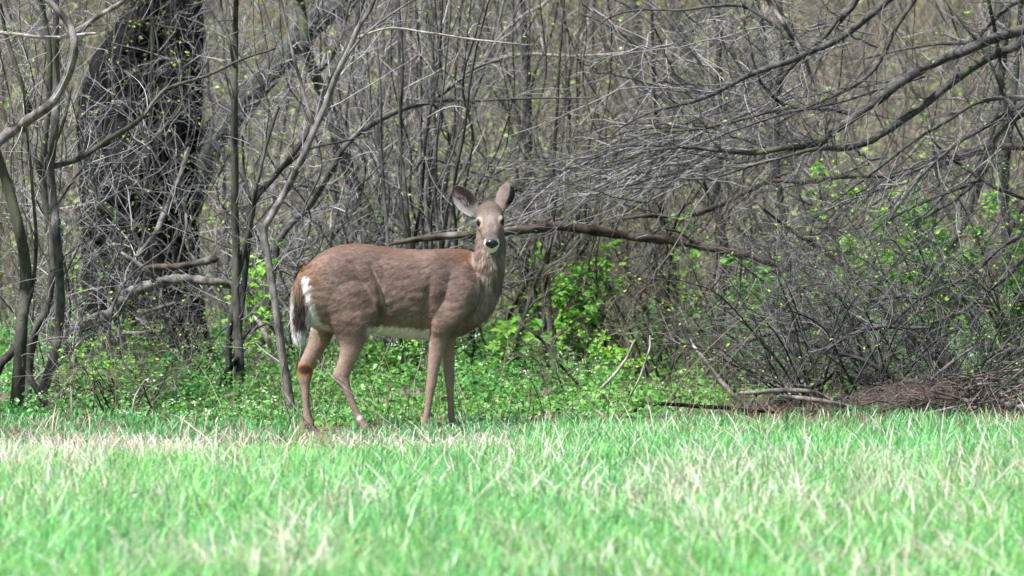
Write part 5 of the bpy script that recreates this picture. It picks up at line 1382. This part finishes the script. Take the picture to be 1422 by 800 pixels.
def ear_mesh(base, tip, face, width, cup, cols_fn, n_l=22, n_w=15, thick=.005, asym=0.0):
    """A cupped leaf: base->tip, opening along `face`."""
    L = tip - base; ln = np.linalg.norm(L); L = L / ln
    Fv = face - L * (face @ L); Fv /= np.linalg.norm(Fv)
    S = np.cross(Fv, L)
    s = np.linspace(0, 1, n_l); w = np.linspace(-1, 1, n_w)
    prof = np.interp(s, [0, .08, .2, .4, .6, .78, .9, .97, 1], [.52, .62, .80, 1.0, 1.0, .80, .52, .26, .06]) * width
    G = []; UV = []
    for side in (1, -1):
        for i, si in enumerate(s):
            ang = w * (1.25 - .55 * si) * cup
            rr = prof[i] / max(math.sin(min(1.25 * cup, 1.5)), .3)
            sx = np.sin(ang) * prof[i] / np.sin((1.25 - .55 * si) * cup)
            fz = (1 - np.cos(ang)) * prof[i] * .9
            p = base + L * (si * ln) + S * (sx + asym * prof[i] * si)[:, None] + Fv * (fz - (0.0 if side == 1 else thick) + .012 * si * si * 0)[:, None]
            G.append(p); UV.append(np.stack([np.full(n_w, si), w, np.full(n_w, side)], -1))
    V = np.array(G).reshape(-1, 3); UV = np.array(UV).reshape(-1, 3)
    m = n_l * n_w
    idx = np.arange(m).reshape(n_l, n_w)
    q1 = np.stack([idx[:-1, :-1], idx[:-1, 1:], idx[1:, 1:], idx[1:, :-1]], -1).reshape(-1, 4)
    q2 = (q1 + m)[:, ::-1]
    rim = np.concatenate([idx[:, 0], idx[-1, 1:], idx[::-1, -1][1:]])
    qr = np.stack([rim[:-1], rim[1:], rim[1:] + m, rim[:-1] + m], -1)
    return V, np.vstack([q1, q2, qr]), cols_fn(UV)

def ear_cols_open(uv):
    s, w, side = uv[:, 0], uv[:, 1], uv[:, 2]
    n = vnoise(s * 9 + 3, w * 6 + 9, 41)
    inner = np.array([0.09, 0.06, 0.068])[None] * (0.6 + .8 * n)[:, None]
    f = np.clip(smooth(.15, .75, w + (n - .5) * .9) * smooth(1.0, .55, s) + smooth(.35, .1, s) * .8 + smooth(-.55, -.95, w) * .2, 0, 1)[:, None]
    inner = inner * (1 - f) + np.array([0.45, 0.40, 0.41]) * f
    pink = (smooth(.30, .1, np.abs(w - .1)) * smooth(.45, .6, s) * smooth(.95, .8, s))[:, None] * .5
    inner = inner * (1 - pink) + np.array([0.17, 0.06, 0.07]) * pink
    edge = np.clip(smooth(.86, .97, np.abs(w)) * smooth(.25, .5, s) + smooth(.93, .98, s), 0, 1)[:, None]
    inner = inner * (1 - edge) + np.array([0.03, 0.025, 0.025]) * edge
    outer = np.array([0.22, 0.17, 0.15])[None] * (0.8 + .4 * n)[:, None]
    return np.where(side[:, None] > 0, inner, outer)

def ear_cols_back(uv):
    s, w, side = uv[:, 0], uv[:, 1], uv[:, 2]
    n = vnoise(s * 9 + 3, w * 6 + 9, 43)
    outer = np.array([0.23, 0.175, 0.165])[None] * (0.8 + .4 * n)[:, None]
    f = smooth(.3, .0, s)[:, None]
    outer = outer * (1 - f) + np.array([0.33, 0.23, 0.165]) * f
    edge = np.clip(smooth(.88, 1.0, np.abs(w)) + smooth(.92, .99, s), 0, 1)[:, None] * .5
    outer = outer * (1 - edge) + np.array([0.09, 0.07, 0.07]) * edge
    bk = (smooth(.22, .42, w + (n - .5) * .2) * smooth(.98, .85, s) * smooth(.10, .3, s))[:, None]
    outer = outer * (1 - bk) + np.array([0.012, 0.010, 0.010]) * bk
    inner = np.array([0.10, 0.07, 0.075])[None] * np.ones(len(s))[:, None]
    return np.where(side[:, None] > 0, inner, outer)

def strands(points, normals, dirs, length, width, cols, rng, lift=0.25, seg=2):
    """Flat tapering hairs lying along the skin, built as real two-piece blades."""
    n = len(points)
    d = unit(dirs - normals * (dirs * normals).sum(1, keepdims=True))
    side = np.cross(d, normals)
    Ln = length[:, None]
    w = width[:, None] * .5
    p0 = points - normals * .001
    p1 = points + d * Ln * .5 + normals * Ln * lift * .55
    p2 = points + d * Ln + normals * Ln * lift * .75
    V = np.stack([p0 - side * w, p0 + side * w, p1 + side * w * .8, p1 - side * w * .8, p2], 1).reshape(-1, 3)
    b = np.arange(n)[:, None] * 5
    q = b + np.array([[0, 1, 2, 3]]); t = b + np.array([[3, 2, 4]])
    c = np.repeat(cols, 5, axis=0)
    return V, q, t, c

def build_deer():
    rng = np.random.default_rng(5)
    M_COAT = mat_vcol("coat", rough=.85, spec=.15, noise_scale=90, noise_amt=.14, bump=.12, bump_scale=140)
    M_HAIR = mat_vcol("hair", rough=.75, spec=.2)
    M_EYE = mat_plain("eye_dark", (0.006, 0.005, 0.006), rough=.12, spec=.4, noise=.1)
    M_NOSE = mat_plain("nose_skin", (0.012, 0.014, 0.022), rough=.28, spec=.6, noise=.4, scale=300)
    M_HOOF = mat_plain("hoof_horn", (0.03, 0.026, 0.024), rough=.5, noise=.4)
    root = thing("deer", "brown white-tailed doe standing side on with her head turned to look", "deer", DEER_AT + np.array([0, 0, float(ground_z(DEER_AT[0], DEER_AT[1]))]))
    def part(name, me, mat, parent=root):
        me.materials.append(mat)
        o = bpy.data.objects.new(name, me); COL.objects.link(o); o.parent = parent
        return o
    co, quads, tri = build_body()
    nrm = vert_normals(co, quads)
    px = co[:, 0] * 300 + 560; py = 600 - co[:, 2] * 300
    # fine relief in the coat: clumps of winter fur
    tors = smooth(470, 440, py)
    r = (vnoise(px / 9 + py / 12, py / 7 - px / 40, 51) - .5) * .0035 + (vnoise(px / 4 + py / 5, py / 3.5, 52) - .5) * .0012
    co = co + nrm * (r * (.25 + .75 * tors))[:, None]
    near = smooth(.02, -.03, co[:, 1])
    fx = np.interp(py, [368, 395, 425, 450], [518, 529, 534, 530])
    span = smooth(355, 385, py) * smooth(462, 445, py) * near
    co = co - nrm * (.016 * np.exp(-((px - fx - 2) / 4.0) ** 2) * span)[:, None] + nrm * (.012 * np.exp(-((px - fx + 7) / 7.0) ** 2) * span)[:, None]
    sx = np.interp(py, [360, 400, 440, 462], [606, 600, 597, 599])
    sp2 = smooth(365, 410, py) * smooth(468, 455, py) * near
    co = co - nrm * (.008 * np.exp(-((px - sx + 3) / 5.0) ** 2) * sp2)[:, None] + nrm * (.007 * np.exp(-((px - sx - 9) / 8.0) ** 2) * sp2)[:, None]
    nrm = vert_normals(co, quads)
    cc = coat(co)
    body = part("body", mesh_data("body", co, quads, tri if len(tri) else None, cc), M_COAT)
    # hair
    fa = np.linalg.norm(np.cross(co[quads[:, 2]] - co[quads[:, 0]], co[quads[:, 3]] - co[quads[:, 1]]), axis=1)
    n_h = 150000
    fq = rng.choice(len(quads), n_h, p=fa / fa.sum())
    uv = rng.random((n_h, 2))
    Q = quads[fq]
    w = np.stack([(1 - uv[:, 0]) * (1 - uv[:, 1]), uv[:, 0] * (1 - uv[:, 1]), uv[:, 0] * uv[:, 1], (1 - uv[:, 0]) * uv[:, 1]], 1)
    pts = (co[Q] * w[..., None]).sum(1); nn = unit((nrm[Q] * w[..., None]).sum(1)); hc = (cc[Q] * w[..., None]).sum(1)
    hp = pts[:, 0] * 300 + 560; hy = 600 - pts[:, 2] * 300
    rel = pts - H_B; t = rel @ H_A / H_LEN; rad = np.linalg.norm(rel - np.outer(rel @ H_A, H_A), axis=1)
    headm = smooth(.0, .2, t) * smooth(.10, .085, rad)
    legm = smooth(455, 480, hy)
    neckm = smooth(652, 664, hp) * smooth(455, 430, hy) * (1 - headm)
    d = np.tile(np.array([-0.85, 0, -0.5]), (n_h, 1))
    d = d * (1 - neckm)[:, None] + np.array([-.12, 0, -1.0]) * neckm[:, None]
    d = d * (1 - legm)[:, None] + np.array([-.1, 0, -1.0]) * legm[:, None]
    d = d * (1 - headm)[:, None] + (-H_A)[None] * headm[:, None]
    rump = smooth(450, 430, hp) * smooth(470, 450, hy)
    d = d * (1 - rump)[:, None] + np.array([-.35, 0, -1.0]) * rump[:, None]
    wv = (vnoise(hp / 14, hy / 14, 61) - .5)[:, None]
    d = unit(d) + rng.normal(size=(n_h, 3)) * .16 + wv * np.array([.2, 0, .7])
    ln = (.020 * (1 - legm) + .0075 * legm) * (1 - neckm) + (.027 + .020 * smooth(340, 380, hy)) * neckm
    ln = ln * (1 - headm) + .0075 * headm
    white_belly = smooth(455, 462, hy) * smooth(480, 474, hy) * smooth(510, 520, hp) * smooth(600, 594, hp)
    ln = ln + .018 * white_belly + .02 * rump
    ln = ln * rng.uniform(.55, 1.3, n_h)
    keep = (rng.random(n_h) > headm * .25) & ~((t > .86) & (rad < .06)) & (hy < 597)
    for e in EYES: keep &= np.linalg.norm(pts - e, axis=1) > .019
    tint = rng.uniform(.62, 1.5, (n_h, 1)) * (1 + rng.normal(size=(n_h, 3)) * .03)
    hw = np.where(headm > .5, .0014, .0022) * rng.uniform(.7, 1.4, n_h)
    V, q, tt, c = strands(pts[keep], nn[keep], d[keep], ln[keep], hw[keep], np.clip(hc * tint, .005, .92)[keep], rng, lift=.13)
    f = part("fur", mesh_data("fur", V, q, tt, c), M_HAIR, body); f["kind"] = "stuff"
    # eyes
    for e in EYES:
        sx = 1 if e[0] > H_B[0] + .01 else -1
        V, q = ellipsoid(e + np.array([-sx * .004, .002, 0]), np.diag([.0160, .0150, .0150]))
        part("eye", mesh_data("eye", V, q), M_EYE)
    # nose pad with nostrils
    c0 = hpt(.985, 0, .007)
    V, q = ellipsoid(c0, np.array([H_X * .0305, H_A * .016, H_U * .0235]), 36, 24)
    rel = V - c0; hx = rel @ H_X; hu = rel @ H_U
    V = V - H_X * (hx * smooth(.0, -.02, hu) * .45)[:, None]
    for s in (-1, 1):
        k = smooth(.011, .003, np.hypot((hx - s * .0165) * .8, hu - .002 - .25 * s * (hx - s * .0165)))
        V = V - H_A * (k * .010)[:, None]
    V = V - H_A * (smooth(.004, .001, np.abs(hx)) * smooth(.004, -.006, hu) * .004)[:, None]
    part("nose", mesh_data("nose", V, q), M_NOSE)
    # ears
    V, q, c = ear_mesh(dpt(660, 296, .035), dpt(631.5, 258.5, .005), np.array([-.25, -1, .05]), .050, 1.0, ear_cols_open, asym=.05)
    e1 = part("ear", mesh_data("ear", V, q, None, c), M_COAT); e1["label"] = "ear turned open to the viewer with white hair inside"
    V2, q2, c2 = ear_mesh(dpt(694.5, 291, .045), dpt(706, 253, .055), np.array([.10, .98, .1]), .041, .75, ear_cols_back, asym=.22)
    e2 = part("ear", mesh_data("ear", V2, q2, None, c2), M_COAT); e2["label"] = "ear swivelled back showing its furred outside"
    # hair inside the open ear and along its root
    nI = 1500
    k = rng.integers(0, 22 * 15, nI); s_ = (k // 15) / 21.0; w_ = (k % 15) / 7.0 - 1
    ok = ((w_ > -.1) & (s_ < .7) | (s_ < .2)) & (np.abs(w_) < .8); k = k[ok]; nI = len(k)
    pI = V[k] + rng.normal(size=(nI, 3)) * .003; nI_ = np.tile(np.array([-.2, -1, .1]), (nI, 1))
    dI = np.tile(unit(dpt(636, 268, 0) - dpt(662, 292, 0)), (nI, 1)) + rng.normal(size=(nI, 3)) * .35
    cI = np.tile(np.array([.50, .46, .46]), (nI, 1)) * rng.uniform(.7, 1.15, (nI, 1))
    Vh, qh, th, ch = strands(pI, unit(nI_), dI, rng.uniform(.008, .020, nI), np.full(nI, .0010), cI, rng, lift=.1)
    f = part("fur", mesh_data("ear_fur", Vh, qh, th, ch), M_HAIR, e1); f["kind"] = "stuff"
    # tail: brown above, dark towards the tip, white fringe
    rows = [(427, 368, -.105, .022, .022), (423, 380, -.150, .027, .026), (420.5, 396, -.180, .035, .028), (420, 415, -.192, .037, .028), (419, 435, -.194, .032, .024), (417.5, 452, -.188, .020, .017), (417.5, 464, -.186, .010, .009)]
    V, q, t3 = loft(rings_level(rows, 40), 24)
    def tail_col(V):
        px = V[:, 0] * 300 + 560; py = 600 - V[:, 2] * 300
        n = vnoise(px / 2.5, py / 9, 71)
        C = np.array([.19, .125, .088])[None] * (.75 + .5 * n)[:, None]
        cx = np.interp(py, [368, 400, 470], [424, 419, 418])
        dk = (smooth(396, 422, py + (n - .5) * 14) * smooth(9.0, 5.0, np.abs(px - cx + 1) + (n - .5) * 3))[:, None]
        C = C * (1 - dk) + np.array([.035, .027, .026]) * dk
        wf = np.clip(smooth(7.5, 10.5, np.abs(px - cx) + (n - .5) * 3) * (.20 + .80 * smooth(400, 440, py)) + smooth(445, 458, py), 0, 1)[:, None]
        return C * (1 - wf) + np.array([.62, .60, .60]) * wf
    tl = part("tail", mesh_data("tail", V, q, t3, tail_col(V)), M_COAT)
    nT = 7000
    k = rng.integers(0, 40 * 24, nT)
    nv = unit(V[k] - np.stack([np.interp(V[k][:, 2], V[:960].reshape(40, 24, 3).mean(1)[::-1, 2], V[:960].reshape(40, 24, 3).mean(1)[::-1, 0]), V[k][:, 1] * 0 - .17, V[k][:, 2]], 1))
    pT = V[k] + rng.normal(size=(nT, 3)) * .004
    Vh, qh, th, ch = strands(pT, nv, np.tile([-.02, 0, -1.0], (nT, 1)) + rng.normal(size=(nT, 3)) * .16, rng.uniform(.02, .055, nT), np.full(nT, .0024), tail_col(pT) * rng.uniform(.75, 1.25, (nT, 1)), rng, lift=.18)
    f = part("fur", mesh_data("tail_fur", Vh, qh, th, ch), M_HAIR, tl); f["kind"] = "stuff"
    # white rump fringe behind the tail
    # cloven hooves
    for leg in (NEAR_HIND, FAR_HIND, NEAR_FORE, FAR_FORE):
        lx, ly, ldy = leg[-1][0], leg[-1][1], leg[-1][2]
        for s in (-1, 1):
            rows = [(lx - 1, ly - 1, ldy + s * .011, .017, .010), (lx + 2, ly + 3, ldy + s * .013, .024, .012), (lx + 5, ly + 7, ldy + s * .014, .030, .012)]
            rows = [(a, min(b, 600.5 + k * .4), c_, d_, e_) for k, (a, b, c_, d_, e_) in enumerate(rows)]
            V, q, t3 = loft(rings_level(rows, 8), 14)
            part("hoof", mesh_data("hoof", V, q, t3), M_HOOF)
    return root
deer = build_deer()
